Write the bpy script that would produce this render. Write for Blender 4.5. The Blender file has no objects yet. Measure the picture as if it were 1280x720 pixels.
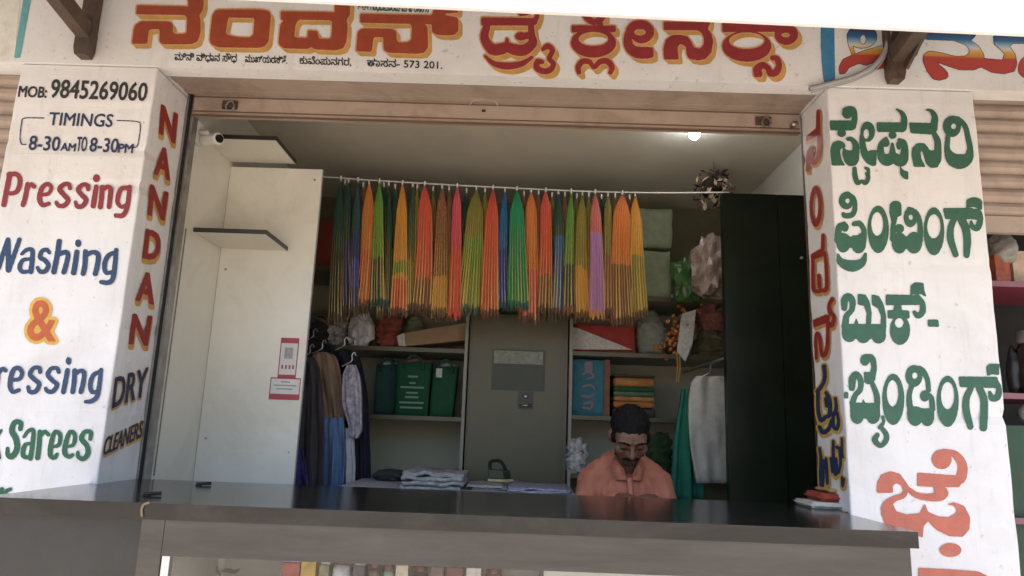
import bpy, bmesh, math, random
import numpy as np
from mathutils import Vector, Matrix, noise
random.seed(7)
D2R = math.radians
S = bpy.context.scene
COL = S.collection
# ---------------------------------------------------------------- camera
F, PITCH, ROLL, YAW = 880.85, D2R(11.292), D2R(2.058), D2R(.7986)
CAM = np.array([0, -2.6, 1.295])
_Rz = np.array([[math.cos(YAW), -math.sin(YAW), 0], [math.sin(YAW), math.cos(YAW), 0], [0, 0, 1]])
FW = _Rz @ np.array([0, math.cos(PITCH), math.sin(PITCH)])
_u0 = _Rz @ np.array([0, -math.sin(PITCH), math.cos(PITCH)]); _r0 = _Rz @ np.array([1, 0, 0])
RT = math.cos(ROLL) * _r0 + math.sin(ROLL) * _u0
UP = -math.sin(ROLL) * _r0 + math.cos(ROLL) * _u0
cd = bpy.data.cameras.new('camera'); cam = bpy.data.objects.new('camera', cd); COL.objects.link(cam)
cd.sensor_width = 36; cd.lens = F * 36 / 1280; cd.clip_start = .05; cd.clip_end = 500
cam.matrix_world = Matrix(((RT[0], UP[0], -FW[0], CAM[0]), (RT[1], UP[1], -FW[1], CAM[1]), (RT[2], UP[2], -FW[2], CAM[2]), (0, 0, 0, 1)))
S.camera = cam
# ---------------------------------------------------------------- sky, sun, exposure
SUN_EL, SUN_AZ, SUN_E, SKY_E = D2R(76), D2R(196), 4.0, .12      # azimuth clockwise from +Y: the sun stands over the street
w = bpy.data.worlds.new('World'); S.world = w; w.use_nodes = True
nt = w.node_tree; bg = nt.nodes['Background']
sky = nt.nodes.new('ShaderNodeTexSky'); sky.sky_type = 'NISHITA'; sky.sun_disc = False
sky.sun_elevation = SUN_EL; sky.sun_rotation = SUN_AZ; sky.dust_density = 2.5
nt.links.new(sky.outputs[0], bg.inputs[0]); bg.inputs[1].default_value = SKY_E
sl = bpy.data.lights.new('sun', 'SUN'); sl.energy = SUN_E; sl.angle = D2R(.5); sl.color = (1, .94, .86)
so = bpy.data.objects.new('sun', sl); COL.objects.link(so)
sd = Vector((math.sin(SUN_AZ) * math.cos(SUN_EL), math.cos(SUN_AZ) * math.cos(SUN_EL), math.sin(SUN_EL)))
so.rotation_euler = (-sd).to_track_quat('-Z', 'Y').to_euler(); so.location = (0, -6, 9)
vs = S.view_settings; vs.view_transform = 'Standard'; vs.look = 'None'; vs.gamma = 1; vs.exposure = 1.78; vs.use_curve_mapping = False

# ---------------------------------------------------------------- helpers
def ray(px, py): return FW + RT * ((px - 640) / F) + UP * ((360 - py) / F)
def aty(px, py, Y): d = ray(px, py); return CAM + d * ((Y - CAM[1]) / d[1])
def atz(px, py, Z): d = ray(px, py); return CAM + d * ((Z - CAM[2]) / d[2])
def atx(px, py, X): d = ray(px, py); return CAM + d * ((X - CAM[0]) / d[0])

def obj(name, bm, m, parent=None, smooth=False, bevel=0):
    if isinstance(bm, bpy.types.Mesh): me = bm
    else:
        if bevel:
            es = [e for e in bm.edges if len(e.link_faces) == 2 and e.calc_face_angle(0) > .5]
            bmesh.ops.bevel(bm, geom=es, offset=bevel, segments=2, profile=.5, affect='EDGES')
        me = bpy.data.meshes.new(name); bm.to_mesh(me); bm.free()
    for mm in (m if isinstance(m, (list, tuple)) else [m]): me.materials.append(mm)
    if smooth: me.polygons.foreach_set('use_smooth', [True] * len(me.polygons))
    o = bpy.data.objects.new(name, me); COL.objects.link(o)
    if parent: par(o, parent)
    return o
def wmat(o):
    m = Matrix.LocRotScale(o.location, o.rotation_euler, o.scale)
    return wmat(o.parent) @ o.matrix_parent_inverse @ m if o.parent else m
def par(o, p): o.parent = p; o.matrix_parent_inverse = wmat(p).inverted()
def tag(o, label, cat, group=None, kind=None):
    if label: o['label'] = label
    if cat: o['category'] = cat
    if group: o['group'] = group
    if kind: o['kind'] = kind
    return o
def thing(name, loc, label, cat, group=None):
    o = bpy.data.objects.new(name, None); COL.objects.link(o); o.location = loc; o.empty_display_size = .1
    return tag(o, label, cat, group)
def struct(o): o['kind'] = 'structure'; return o

def BM(): return bmesh.new()
def box(bm, x0, x1, y0, y1, z0, z1, rot=None):
    vs = [bm.verts.new((x, y, z)) for z in (z0, z1) for y in (y0, y1) for x in (x0, x1)]
    for f in ((0, 2, 3, 1), (4, 5, 7, 6), (0, 1, 5, 4), (2, 6, 7, 3), (0, 4, 6, 2), (1, 3, 7, 5)):
        bm.faces.new([vs[i] for i in f])
    if rot is not None: bmesh.ops.transform(bm, matrix=rot, verts=vs)
    return bm
def boxes(*a):
    bm = BM()
    for b in a: box(bm, *b)
    return bm
def about(c, ang, ax): return Matrix.Translation(c) @ Matrix.Rotation(ang, 4, ax) @ Matrix.Translation(-Vector(c))
def tube(bm, pts, r, n=10, cap=True):
    pts = [Vector(p) for p in pts]; R = r if isinstance(r, (list, tuple)) else [r] * len(pts)
    rings = []; t0 = None
    for i, p in enumerate(pts):
        t = (pts[min(i + 1, len(pts) - 1)] - pts[max(i - 1, 0)]).normalized()
        if t0 is None: a = t.orthogonal().normalized()
        else: a = (a - t * a.dot(t)).normalized()
        t0 = t; b = t.cross(a)
        rings.append([bm.verts.new(p + (a * math.cos(k * 2 * math.pi / n) + b * math.sin(k * 2 * math.pi / n)) * R[i]) for k in range(n)])
    for A, B in zip(rings, rings[1:]):
        for k in range(n): bm.faces.new((A[k], A[(k + 1) % n], B[(k + 1) % n], B[k]))
    if cap:
        bm.faces.new(rings[0][::-1]); bm.faces.new(rings[-1])
    return bm
def lathe(bm, c, prof, n=20):
    return tube(bm, [(c[0], c[1], c[2] + z) for r, z in prof], [max(r, 1e-4) for r, z in prof], n)
def prism(bm, pts, off):
    off = Vector(off); A = [bm.verts.new(p) for p in pts]; B = [bm.verts.new(Vector(p) + off) for p in pts]
    bm.faces.new(A); bm.faces.new(B[::-1]); n = len(A)
    for i in range(n): bm.faces.new((A[i], B[i], B[(i + 1) % n], A[(i + 1) % n]))
    bmesh.ops.recalc_face_normals(bm, faces=bm.faces[:]); return bm
def ball(bm, c, r, sub=2, rot=None):
    r = r if isinstance(r, (list, tuple)) else (r, r, r)
    M = Matrix.Translation(c) @ (rot.to_4x4() if rot else Matrix.Identity(4)) @ Matrix.Diagonal((*r, 1))
    bmesh.ops.create_icosphere(bm, subdivisions=sub, radius=1, matrix=M); return bm
def cr(pts, n=6):
    P = [np.array(p, float) for p in pts]
    if len(P) < 3: return [P[0] + (P[1] - P[0]) * t for t in np.linspace(0, 1, 3)]
    P = [2 * P[0] - P[1]] + P + [2 * P[-1] - P[-2]]; out = []
    for i in range(1, len(P) - 2):
        for t in np.arange(n) / n:
            a, b, c, d = P[i - 1:i + 3]
            out.append(.5 * (2 * b + (c - a) * t + (2 * a - 5 * b + 4 * c - d) * t * t + (3 * b - a - 3 * c + d) * t ** 3))
    return out + [P[-2]]
def rough(bm, amp, sc, seed=0):
    for v in bm.verts:
        n = noise.noise_vector(v.co * sc + Vector((seed, seed * 1.7, 3))); v.co += n * amp
    return bm
def lump(c, r, amp=.25, sc=14, seed=0, sub=4, flat=True, style=''):
    bm = ball(BM(), c, r, 3 if style == 'crumple' else 5 if style == 'pile' else sub); cz = c[2] - r[2] * .8; m = min(r)
    for v in bm.verts:
        wv = v.co + .03 * Vector(noise.noise_vector(v.co * 9 + Vector((seed, 2, 1))))
        d = .9 * noise.noise(wv * sc * .7 + Vector((seed * 3.1, seed, 0))) - 1.1 * abs(noise.noise(wv * sc * 1.25 + Vector((seed, 0, 0)))) - .6 * abs(noise.noise(wv * sc * 2.7 + Vector((0, seed, 0)))) + .35
        if style == 'pile':
            zz = v.co.z * 75 + 2.2 * noise.noise(v.co * 7 + Vector((seed, 1, 5))) + seed
            d = d * .7 + .75 * abs(math.sin(zz)) ** .6 - .45 + .35 * noise.noise(v.co * 30)
        elif style == 'crumple': d = d * 1.1 + 1.1 * noise.noise(v.co * 46 + Vector((seed, 0, 7)))
        v.co += (v.co - Vector(c)) * d * amp
        if flat and v.co.z < cz: v.co.z = cz
    return bm
# remeshed figure parts
def caps(bm, chain, n=7, sub=2):
    for (a, ra), (b, rb) in zip(chain, chain[1:]):
        for t in np.linspace(0, 1, n):
            ball(bm, Vector(a).lerp(Vector(b), t), ra + (rb - ra) * t, sub)
    return bm
def fuse(bm, vox, it=6):
    me = bpy.data.meshes.new('fuse'); bm.to_mesh(me); bm.free()
    o = bpy.data.objects.new('fuse', me); COL.objects.link(o)
    m = o.modifiers.new('r', 'REMESH'); m.mode = 'VOXEL'; m.voxel_size = vox
    m = o.modifiers.new('s', 'SMOOTH'); m.iterations = it; m.factor = .5
    bpy.context.view_layer.update()
    r = bpy.data.meshes.new_from_object(o.evaluated_get(bpy.context.evaluated_depsgraph_get()))
    bpy.data.objects.remove(o); return r

# ---------------------------------------------------------------- materials
def rgb(r, g, b):   # sRGB 0-255 to linear
    return tuple(((c / 255) / 12.92 if c / 255 <= .04045 else ((c / 255 + .055) / 1.055) ** 2.4) for c in (r, g, b)) + (1,)
class N:
    def __init__(s, m): s.t = m.node_tree
    def __call__(s, typ, ins=None, **kw):
        n = s.t.nodes.new('ShaderNode' + typ)
        for k, v in kw.items(): setattr(n, k, v)
        for k, v in (ins or {}).items():
            if isinstance(v, bpy.types.NodeSocket): s.t.links.new(v, n.inputs[k])
            else: n.inputs[k].default_value = v
        return n
    def ramp(s, fac, stops, interp='LINEAR'):
        n = s.t.nodes.new('ShaderNodeValToRGB'); s.t.links.new(fac, n.inputs[0]); e = n.color_ramp.elements; n.color_ramp.interpolation = interp
        while len(e) < len(stops): e.new(.5)
        for el, (p, c) in zip(e, stops): el.position = p; el.color = c if len(c) == 4 else (*c, 1)
        return n.outputs[0]
    def mix(s, f, a, b, bt='MIX'):
        n = s.t.nodes.new('ShaderNodeMix'); n.data_type = 'RGBA'; n.blend_type = bt
        for k, v in ((0, f), (6, a), (7, b)):
            if isinstance(v, bpy.types.NodeSocket): s.t.links.new(v, n.inputs[k])
            else: n.inputs[k].default_value = v
        return n.outputs[2]
    def math(s, op, a, b=0., c=0.):
        return s('Math', {0: a, 1: b, 2: c}, operation=op).outputs[0]
MC = {}
def mat(name, col, rough=.6, var=.15, sc=6, bump=.1, bsc=80, metal=0, spec=.5, dirt=None, dsc=1.5, damt=.5, trans=0, coat=0, st=None):
    if name in MC: return MC[name]
    m = bpy.data.materials.new(name); m.use_nodes = True; n = N(m); p = m.node_tree.nodes['Principled BSDF']; L = m.node_tree.links
    tc = n('TexCoord').outputs['Object']
    if st: tc = n('Mapping', {'Vector': tc, 'Scale': st}).outputs[0]
    nz = n('TexNoise', {'Vector': tc, 'Scale': sc, 'Detail': 6, 'Roughness': .6}).outputs[0]
    c = n.mix(n.ramp(nz, [(.3, (0, 0, 0)), (.7, (1, 1, 1))]), tuple(x * (1 - var) for x in col[:3]) + (1,), tuple(min(1, x * (1 + var)) for x in col[:3]) + (1,))
    if dirt:
        dz = n('TexNoise', {'Vector': tc, 'Scale': dsc, 'Detail': 8, 'Roughness': .68, 'Distortion': .6}).outputs[0]
        c = n.mix(n.math('MULTIPLY', n.ramp(dz, [(.48, (0, 0, 0)), (.72, (1, 1, 1))]), damt), c, dirt)
    L.new(c, p.inputs['Base Color']); p.inputs['Roughness'].default_value = rough; p.inputs['Metallic'].default_value = metal
    p.inputs['Specular IOR Level'].default_value = spec; p.inputs['Coat Weight'].default_value = coat
    if trans: p.inputs['Transmission Weight'].default_value = trans
    if bump:
        bz = n('TexNoise', {'Vector': tc, 'Scale': bsc, 'Detail': 5}).outputs[0]
        L.new(n('Bump', {'Height': bz, 'Strength': bump, 'Distance': .01}).outputs[0], p.inputs['Normal'])
    MC[name] = m; return m
def wall_white():
    m = mat('painted_plaster', (.73, .715, .705, 1), .75, .04, 3, .3, 22, dirt=(.53, .49, .45, 1), dsc=2.2, damt=.42)
    n = N(m); p = m.node_tree.nodes['Principled BSDF']; L = m.node_tree.links
    base = p.inputs['Base Color'].links[0].from_socket
    tc = n('TexCoord').outputs['Object']
    mp = n('Mapping', {'Vector': tc, 'Scale': (9, 9, 1.1)}).outputs[0]         # run-down streaks
    st = n('TexNoise', {'Vector': mp, 'Scale': 2.2, 'Detail': 6, 'Roughness': .7}).outputs[0]
    c = n.mix(n.math('MULTIPLY', n.ramp(st, [(.53, (0, 0, 0)), (.75, (1, 1, 1))]), .34), base, (.47, .41, .35, 1))
    sp = n('TexNoise', {'Vector': tc, 'Scale': 38, 'Detail': 3}).outputs[0]
    c = n.mix(n.math('MULTIPLY', n.ramp(sp, [(.66, (0, 0, 0)), (.72, (1, 1, 1))]), .45), c, (.36, .32, .29, 1))
    L.new(c, p.inputs['Base Color']); return m
WHITE = wall_white()
PLASTER_IN = mat('inner_plaster', (.62, .60, .54, 1), .8, .06, 2, .12, 30, dirt=(.4, .37, .3, 1), damt=.4)
CEIL = mat('ceiling_paint', (.66, .62, .51, 1), .85, .06, 2, .1, 25, dirt=(.46, .43, .37, 1), damt=.35)
LAMI = mat('counter_laminate', (.055, .047, .037, 1), .4, .3, 9, .08, 140, dirt=(.085, .075, .062, 1), dsc=5, damt=.6, st=(.3, 1, 2.2))
LAMI_TOP = mat('counter_top_laminate', (.016, .0145, .013, 1), .15, .2, 12, .03, 160, spec=.4, dirt=(.075, .068, .06, 1), dsc=4, damt=.45, st=(.4, 1, 1))
LAMI_D = mat('counter_dark_panel', (.024, .023, .020, 1), .4, .15, 7, .05, 90, dirt=(.05, .048, .042, 1), damt=.5)
WLAM = mat('white_laminate', (.72, .695, .61, 1), .3, .04, 3, .02, 60, dirt=(.52, .48, .39, 1), damt=.6, dsc=2.4)
EDGE = mat('brown_edge_band', (.035, .03, .022, 1), .4)
BLACKG = mat('black_gloss_laminate', (.010, .014, .008, 1), .3, .3, 5, .02, 60, spec=.18)
SHUT = mat('beige_painted_steel', (.37, .29, .235, 1), .5, .08, 5, .08, 40, dirt=(.17, .115, .08, 1), dsc=4, damt=.65)
STEEL = mat('dull_steel', (.35, .34, .32, 1), .38, .2, 20, .05, 60, metal=.9)
RUST = mat('brown_painted_iron', (.075, .05, .035, 1), .65, .35, 18, .25, 60, dirt=(.12, .055, .03, 1), dsc=9, damt=.7)
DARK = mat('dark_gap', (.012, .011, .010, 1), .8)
ALMI = mat('olive_painted_steel', (.105, .09, .045, 1), .42, .1, 4, .03, 30, dirt=(.06, .058, .04, 1), damt=.5)
ALMI_D = mat('dark_olive_recess', (.05, .055, .038, 1), .5)
PAPER = mat('newsprint', (.55, .54, .52, 1), .85, .25, 60, .1, 60)
PVC = mat('grey_conduit', (.33, .32, .32, 1), .45, .1, 20)
CLOTHW = mat('white_cotton', (.70, .69, .65, 1), .9, .06, 8, .15, 60)
GROUND = mat('dusty_ground', (.34, .29, .235, 1), .95, .2, 1.2, .3, 30, dirt=(.24, .20, .16, 1), dsc=.5, damt=.6)
PAVE = mat('worn_concrete', (.36, .33, .29, 1), .9, .15, 3, .3, 40, dirt=(.22, .19, .16, 1), damt=.6)
def cloth(name, c, **k): return mat(name, c if len(c) == 4 else (*c, 1), k.pop('rough', .85), k.pop('var', .18), k.pop('sc', 18), k.pop('bump', .2), k.pop('bsc', 90), **k)
def paint(name, c): return mat('paint_' + name, c, .55, .14, 22, .12, 30)
RED = paint('maroon', (.27, .024, .026, 1)); BRICK = paint('brick_red', (.31, .052, .018, 1)); GOLD = paint('ochre', (.54, .31, .075, 1)); PEACH = paint('peach', (.62, .34, .16, 1))
GREEN = paint('bottle_green', (.030, .105, .062, 1)); NAVY = paint('navy', (.020, .032, .085, 1)); BLACKP = paint('black', (.03, .028, .028, 1)); CRIM = paint('crimson', (.235, .022, .026, 1))
BLUE = paint('blue', (.016, .045, .105, 1)); ORANGE = paint('orange', (.46, .095, .02, 1)); SALMON = paint('salmon', (.46, .13, .085, 1)); TEALP = paint('teal', (.13, .36, .38, 1))
SKYB = paint('sky_blue', (.045, .20, .37, 1)); EMER = paint('emerald', (.010, .095, .043, 1)); YEL = paint('yellow', (.62, .36, .06, 1)); DKG = paint('dark_navy', (.02, .03, .055, 1))

# ---------------------------------------------------------------- painted lettering
H = .5
def seg_sdf(X, Y, pts):
    d = np.full(X.shape, 1e3)
    for (ax, ay, aw), (bx, by, bw) in zip(pts, pts[1:]):
        dx, dy = bx - ax, by - ay; l2 = dx * dx + dy * dy + 1e-9
        t = np.clip(((X - ax) * dx + (Y - ay) * dy) / l2, 0, 1)
        d = np.minimum(d, np.hypot(X - ax - t * dx, Y - ay - t * dy) - (aw + (bw - aw) * t) / 2)
    return d
def poly_sdf(X, Y, P):
    d = np.full(X.shape, 1e6); ins = np.zeros(X.shape, bool); n = len(P)
    for i in range(n):
        (ax, ay), (bx, by) = P[i], P[(i + 1) % n]; dx, dy = bx - ax, by - ay; l2 = dx * dx + dy * dy + 1e-9
        t = np.clip(((X - ax) * dx + (Y - ay) * dy) / l2, 0, 1)
        d = np.minimum(d, (X - ax - t * dx) ** 2 + (Y - ay - t * dy) ** 2)
        if abs(dy) > 1e-9: ins ^= ((ay > Y) != (by > Y)) & (X < dx * (Y - ay) / dy + ax)
    d = np.sqrt(d); return np.where(ins, -d, d) - .35
def ell_sdf(X, Y, c):
    cx, cy, rx, ry = c; x, y = (X - cx), (Y - cy)
    k0 = np.hypot(x / rx, y / ry); k1 = np.hypot(x / rx ** 2, y / ry ** 2) + 1e-9
    return np.where(k0 < 1e-3, -min(rx, ry), k0 * (k0 - 1) / k1)
def word(*glyphs):
    """glyphs: (x0, y0, scale, 'S x,y,w ...; P x,y ...; E cx,cy,rx,ry; -E ...') traced strokes, outlines and ovals"""
    G = []
    for x0, y0, s, txt in glyphs:
        sh = []
        for cmd in txt.replace('\n', ' ').split(';'):
            tk = cmd.split()
            if not tk: continue
            v = [tuple(float(q) for q in t.split(',')) for t in tk[1:]]
            k = tk[0][-1]; neg = tk[0][0] == '-'
            if k == 'S': v = [(x0 + a / s, y0 + b / s, c / s) for a, b, c in v]; v = [tuple(q) for q in cr(v, 5)]
            elif k == 'P':
                v = [(x0 + a / s, y0 + b / s) for a, b in v]
                for cut in (2.2, 1.0):
                    o2 = []
                    for i in range(len(v)):
                        p, q = np.array(v[i]), np.array(v[(i + 1) % len(v)]); l = np.hypot(*(q - p)) + 1e-6; t = min(.3, cut / l * (.45 if l > 6 else 1))
                        o2 += [tuple(p + (q - p) * t), tuple(q - (q - p) * t)]
                    v = o2
            else: v = [(x0 + v[0][0] / s, y0 + v[0][1] / s, v[0][2] / s, v[0][3] / s)]
            sh.append((k, neg, v))
        G.append(sh)
    def bb(k, v):
        if k == 'E': a, b, c, d = v[0]; return a - c, b - d, a + c, b + d
        m = max([q[2] for q in v]) / 2 if k == 'S' else 0
        return min(q[0] for q in v) - m, min(q[1] for q in v) - m, max(q[0] for q in v) + m, max(q[1] for q in v) + m
    B = [bb(k, v) for sh in G for k, _, v in sh]; M = 10
    x0, y0 = math.floor(min(b[0] for b in B)) - M, math.floor(min(b[1] for b in B)) - M
    x1, y1 = max(b[2] for b in B) + M, max(b[3] for b in B) + M
    nx, ny = int((x1 - x0) / H) + 1, int((y1 - y0) / H) + 1
    D = np.full((ny, nx), 50.)
    for sh in G:
        bs = [bb(k, v) for k, _, v in sh]
        i0, i1 = max(0, int((min(b[1] for b in bs) - M - y0) / H)), min(ny, int((max(b[3] for b in bs) + M - y0) / H) + 1)
        j0, j1 = max(0, int((min(b[0] for b in bs) - M - x0) / H)), min(nx, int((max(b[2] for b in bs) + M - x0) / H) + 1)
        X, Y = np.meshgrid(x0 + np.arange(j0, j1) * H, y0 + np.arange(i0, i1) * H)
        d = np.full(X.shape, 50.)
        for k, neg, v in sh:
            q = seg_sdf(X, Y, v) if k == 'S' else poly_sdf(X, Y, v) if k == 'P' else ell_sdf(X, Y, v[0])
            d = np.maximum(d, -q) if neg else np.minimum(d, q)
        D[i0:i1, j0:j1] = np.minimum(D[i0:i1, j0:j1], d)
    # slightly unsteady hand-painted edge
    X, Y = np.meshgrid(x0 + np.arange(nx) * H, y0 + np.arange(ny) * H)
    D = D + .16 * np.sin(X * .9 + Y * .37) * np.sin(Y * .8 - X * .23)
    return D, x0, y0
def swept(D, dx, dy, n=6):
    out = D.copy()
    for k in range(1, n + 1):
        sx, sy = int(round(dx * k / n / H)), int(round(dy * k / n / H))
        R = np.full(D.shape, 50.); R[sy:, sx:] = D[:D.shape[0] - sy, :D.shape[1] - sx]; out = np.minimum(out, R)
    return out
def march(bm, D, x0, y0, fmap, off, mi):
    ins = D < 0; a = ins[:-1, :-1]; b = ins[:-1, 1:]; c = ins[1:, 1:]; d = ins[1:, :-1]
    cnt = a.astype(int) + b + c + d; cache = {}
    def V(x, y):
        k = (round(x, 3), round(y, 3))
        if k not in cache: cache[k] = bm.verts.new(fmap(x0 + x * H, y0 + y * H, off))
        return cache[k]
    def F_(vs):
        vs = [v for i, v in enumerate(vs) if v is not vs[i - 1]]
        if len(vs) >= 3:
            try: bm.faces.new(vs).material_index = mi
            except ValueError: pass
    full = cnt == 4
    for i in range(full.shape[0]):
        r = np.flatnonzero(np.diff(np.concatenate(([0], full[i].astype(np.int8), [0]))))
        for s, e in zip(r[::2], r[1::2]): F_([V(s, i), V(e, i), V(e, i + 1), V(s, i + 1)])
    for i, j in zip(*np.nonzero((cnt > 0) & (cnt < 4))):
        cs = ((j, i), (j + 1, i), (j + 1, i + 1), (j, i + 1)); vv = [D[y, x] for x, y in cs]; P = []
        for k in range(4):
            k2 = (k + 1) % 4
            if vv[k] < 0: P.append(V(*cs[k]))
            if (vv[k] < 0) != (vv[k2] < 0):
                t = vv[k] / (vv[k] - vv[k2]); t = min(.98, max(.02, t))
                P.append(V(cs[k][0] + t * (cs[k2][0] - cs[k][0]), cs[k][1] + t * (cs[k2][1] - cs[k][1])))
        F_(P)
def on_front(Y): return lambda px, py, off: Vector(aty(px, py, Y - off))
def on_left(X): return lambda px, py, off: Vector(atx(px, py, X + off))
def on_right(X): return lambda px, py, off: Vector(atx(px, py, X - off))
def lettering(parent, fmap, layers, label, name='painted_lettering', mats=None):
    bm = BM()
    for mi, (W, m) in enumerate(layers): march(bm, W[0], W[1], W[2], fmap, .0012 * (mi + 1), mi)
    return fin_letters(bm, [m for _, m in layers], parent, label, name)
def fin_letters(bm, mats, parent, label, name='painted_lettering'):
    o = obj(name, bm, mats, parent); o['label'] = label; return o
# Latin lettering: the built-in font, each word laid into a hand-measured slanted box
def text_mesh(body, bold=0., res=3):
    cu = bpy.data.curves.new('t', 'FONT'); cu.body = body; cu.offset = bold; cu.resolution_u = res; cu.fill_mode = 'FRONT'
    o = bpy.data.objects.new('t', cu); COL.objects.link(o); bpy.context.view_layer.update()
    me = bpy.data.meshes.new_from_object(o.evaluated_get(bpy.context.evaluated_depsgraph_get()))
    bpy.data.objects.remove(o); return me
def tword(lst, bold=.5, cap=.73):
    """words of the built-in font laid into slanted boxes (px of baseline-left, baseline-right, cap-left, cap-right) and thickened"""
    SG = []
    for body, quad in lst:
        me = text_mesh(body); BL, BR, TL = [np.array(q, float) for q in quad[:3]]; TR = np.array(quad[3], float) if len(quad) > 3 else TL + BR - BL
        xs = [v.co.x for v in me.vertices]; xa, xb = min(xs), max(xs)
        e0 = (BR - BL) / np.hypot(*(BR - BL)) * bold; BL, TL, BR, TR = BL + e0, TL + e0, BR - e0, TR - e0
        P = []
        for v in me.vertices:
            u = (v.co.x - xa) / (xb - xa); t = v.co.y / cap; P.append((BL * (1 - u) + BR * u) * (1 - t) + (TL * (1 - u) + TR * u) * t)
        cnt = {}
        for p in me.polygons:
            for k in p.edge_keys: cnt[k] = cnt.get(k, 0) + 1
        bpy.data.meshes.remove(me); Q = np.array(P)
        ed = [k for k, c in cnt.items() if c == 1]; comp = {}
        def find(i):
            while comp.get(i, i) != i: i = comp[i]
            return i
        for i, j in ed: comp[find(i)] = find(j)
        gr = {}
        for i, j in ed: gr.setdefault(find(i), []).append((P[i], P[j]))
        SG.append(list(gr.values()))
    allp = np.array([q for w_ in SG for g in w_ for s_ in g for q in s_]); M = 10
    x0, y0 = np.floor(allp.min(0)) - M; x1, y1 = allp.max(0) + M
    nx, ny = int((x1 - x0) / H) + 1, int((y1 - y0) / H) + 1
    D = np.full((ny, nx), 400.); I = np.zeros((ny, nx), bool)
    for w_ in SG:
        for g in w_:
            q = np.array(g).reshape(-1, 2); mn, mx = q.min(0) - 8, q.max(0) + 8
            i0, i1, j0, j1 = max(0, int((mn[1] - y0) / H)), min(ny, int((mx[1] - y0) / H) + 1), max(0, int((mn[0] - x0) / H)), min(nx, int((mx[0] - x0) / H) + 1)
            X, Y = np.meshgrid(x0 + np.arange(j0, j1) * H, y0 + np.arange(i0, i1) * H); d = np.full(X.shape, 400.); ins = np.zeros(X.shape, bool)
            for (ax, ay), (bx, by) in g:
                dx, dy = bx - ax, by - ay; t = np.clip(((X - ax) * dx + (Y - ay) * dy) / (dx * dx + dy * dy + 1e-9), 0, 1)
                d = np.minimum(d, (X - ax - t * dx) ** 2 + (Y - ay - t * dy) ** 2)
                if abs(dy) > 1e-9: ins ^= ((ay > Y) != (by > Y)) & (X < dx * (Y - ay) / dy + ax)
            D[i0:i1, j0:j1] = np.minimum(D[i0:i1, j0:j1], d); I[i0:i1, j0:j1] ^= ins
    D = np.sqrt(D); D = np.where(I, -D, D) - bold
    X, Y = np.meshgrid(x0 + np.arange(nx) * H, y0 + np.arange(ny) * H)
    return D + .12 * np.sin(X * .9 + Y * .37) * np.sin(Y * .8 - X * .23), x0, y0
def strokes_word(pts_list): return word(*[(0, 0, 1, 'S ' + ' '.join('%f,%f,%f' % p for p in pts)) for pts in pts_list])
#==SETTING==
def panel(name, parent, m, *a, bevel=0): return obj(name, boxes(*a), m, parent, bevel=bevel)
# ---- ground
struct(tag(obj('ground', boxes((-60, 60, -70, 40, -.6, -.42)), GROUND), 'dusty street in front of the shops', 'ground'))
bm = BM(); box(bm, -7, 8, -1.05, 2.5, -.42, -.02)
struct(tag(obj('shop_plinth', bm, PAVE, bevel=.012), 'worn concrete plinth under the shops', 'plinth'))

# ---- the shop building: pillars, sign band, inner walls, ceiling, floor
shop = thing('shop_building', (-.15, 0, 0), 'whitewashed shop front with hand-painted Kannada and English lettering', 'building')
def wavy_box(x0, x1, y0, y1, z0, z1, amp=.0015):
    bm = boxes((x0, x1, y0, y1, z0, z1))
    ve = [e for e in bm.edges if abs(e.verts[0].co.z - e.verts[1].co.z) > .5]
    bmesh.ops.subdivide_edges(bm, edges=ve, cuts=90)
    for v in bm.verts:
        q = v.co.copy(); k = .002 + .003 * noise.noise((q.x * 9, q.y * 9, q.z * 7)) + .009 * max(0, noise.noise((q.x * 5, q.y * 7, q.z * 16)) - .25)
        k = max(0, k); v.co.x += k if q.x < (x0 + x1) / 2 else -k; v.co.y += k * .7 if q.y < (y0 + y1) / 2 else -k
    return bm
PX0, PX1, PX2, PX3, ZL = -2.052, -1.495, 1.185, 1.766, 2.672
pl = obj('pillar', wavy_box(PX0, PX1, 0, .32, -.02, ZL), WHITE, shop, bevel=.006); pl['label'] = 'white pillar with the phone number and English services'
pr = obj('pillar', wavy_box(PX2, PX3, 0, .26, -.02, ZL), WHITE, shop, bevel=.006); pr['label'] = 'white pillar with green Kannada words'
lint = obj('sign_band', boxes((-4.5, 4.6, -.008, .075, ZL + .002, 3.75)), WHITE, shop, bevel=.006); lint['label'] = 'white band above the shop with large red Kannada letters'
obj('lintel_soffit', boxes((PX1 + .002, PX2 - .002, .078, .15, ZL + .012, 2.74), (PX1 + .002, PX2 - .002, .154, .215, ZL + .016, 2.74), (PX1 + .002, PX2 - .002, .219, .255, ZL + .012, 2.74)), SHUT, shop)
obj('front_wall', boxes((-4.5, PX0 - .004, .078, .3, ZL + .03, 3.75), (PX0 - .002, PX1, .078, .3, ZL + .004, 3.75), (PX1 + .002, PX2 - .002, .26, .34, 2.745, 3.75), (PX2, PX3 + .002, .078, .3, ZL + .004, 3.75), (PX3 + .004, 4.6, .078, .3, ZL + .05, 3.75)), WHITE, shop)
obj('side_wall', boxes((-1.70, -1.53, .322, 2.3, 0, 2.9)), PLASTER_IN, shop)
obj('side_wall', boxes((1.52, 1.68, .262, 2.3, 0, 2.9)), PLASTER_IN, shop)
obj('back_wall', boxes((-1.70, 1.68, 2.302, 2.45, 0, 2.9)), mat('olive_painted_shade', (.15, .14, .075, 1), .85, .15, 4, dirt=(.08, .075, .04, 1)), shop)  # dark olive: the shade above the shelves is put into the wall colour
obj('ceiling', boxes((-4.5, 4.6, .34, 3.0, 2.902, 3.1)), CEIL, shop)
obj('floor', boxes((-1.53, 1.52, -.3, 2.3, -.018, 0)), mat('cement_floor', (.25, .23, .2, 1), .6), shop)
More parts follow.
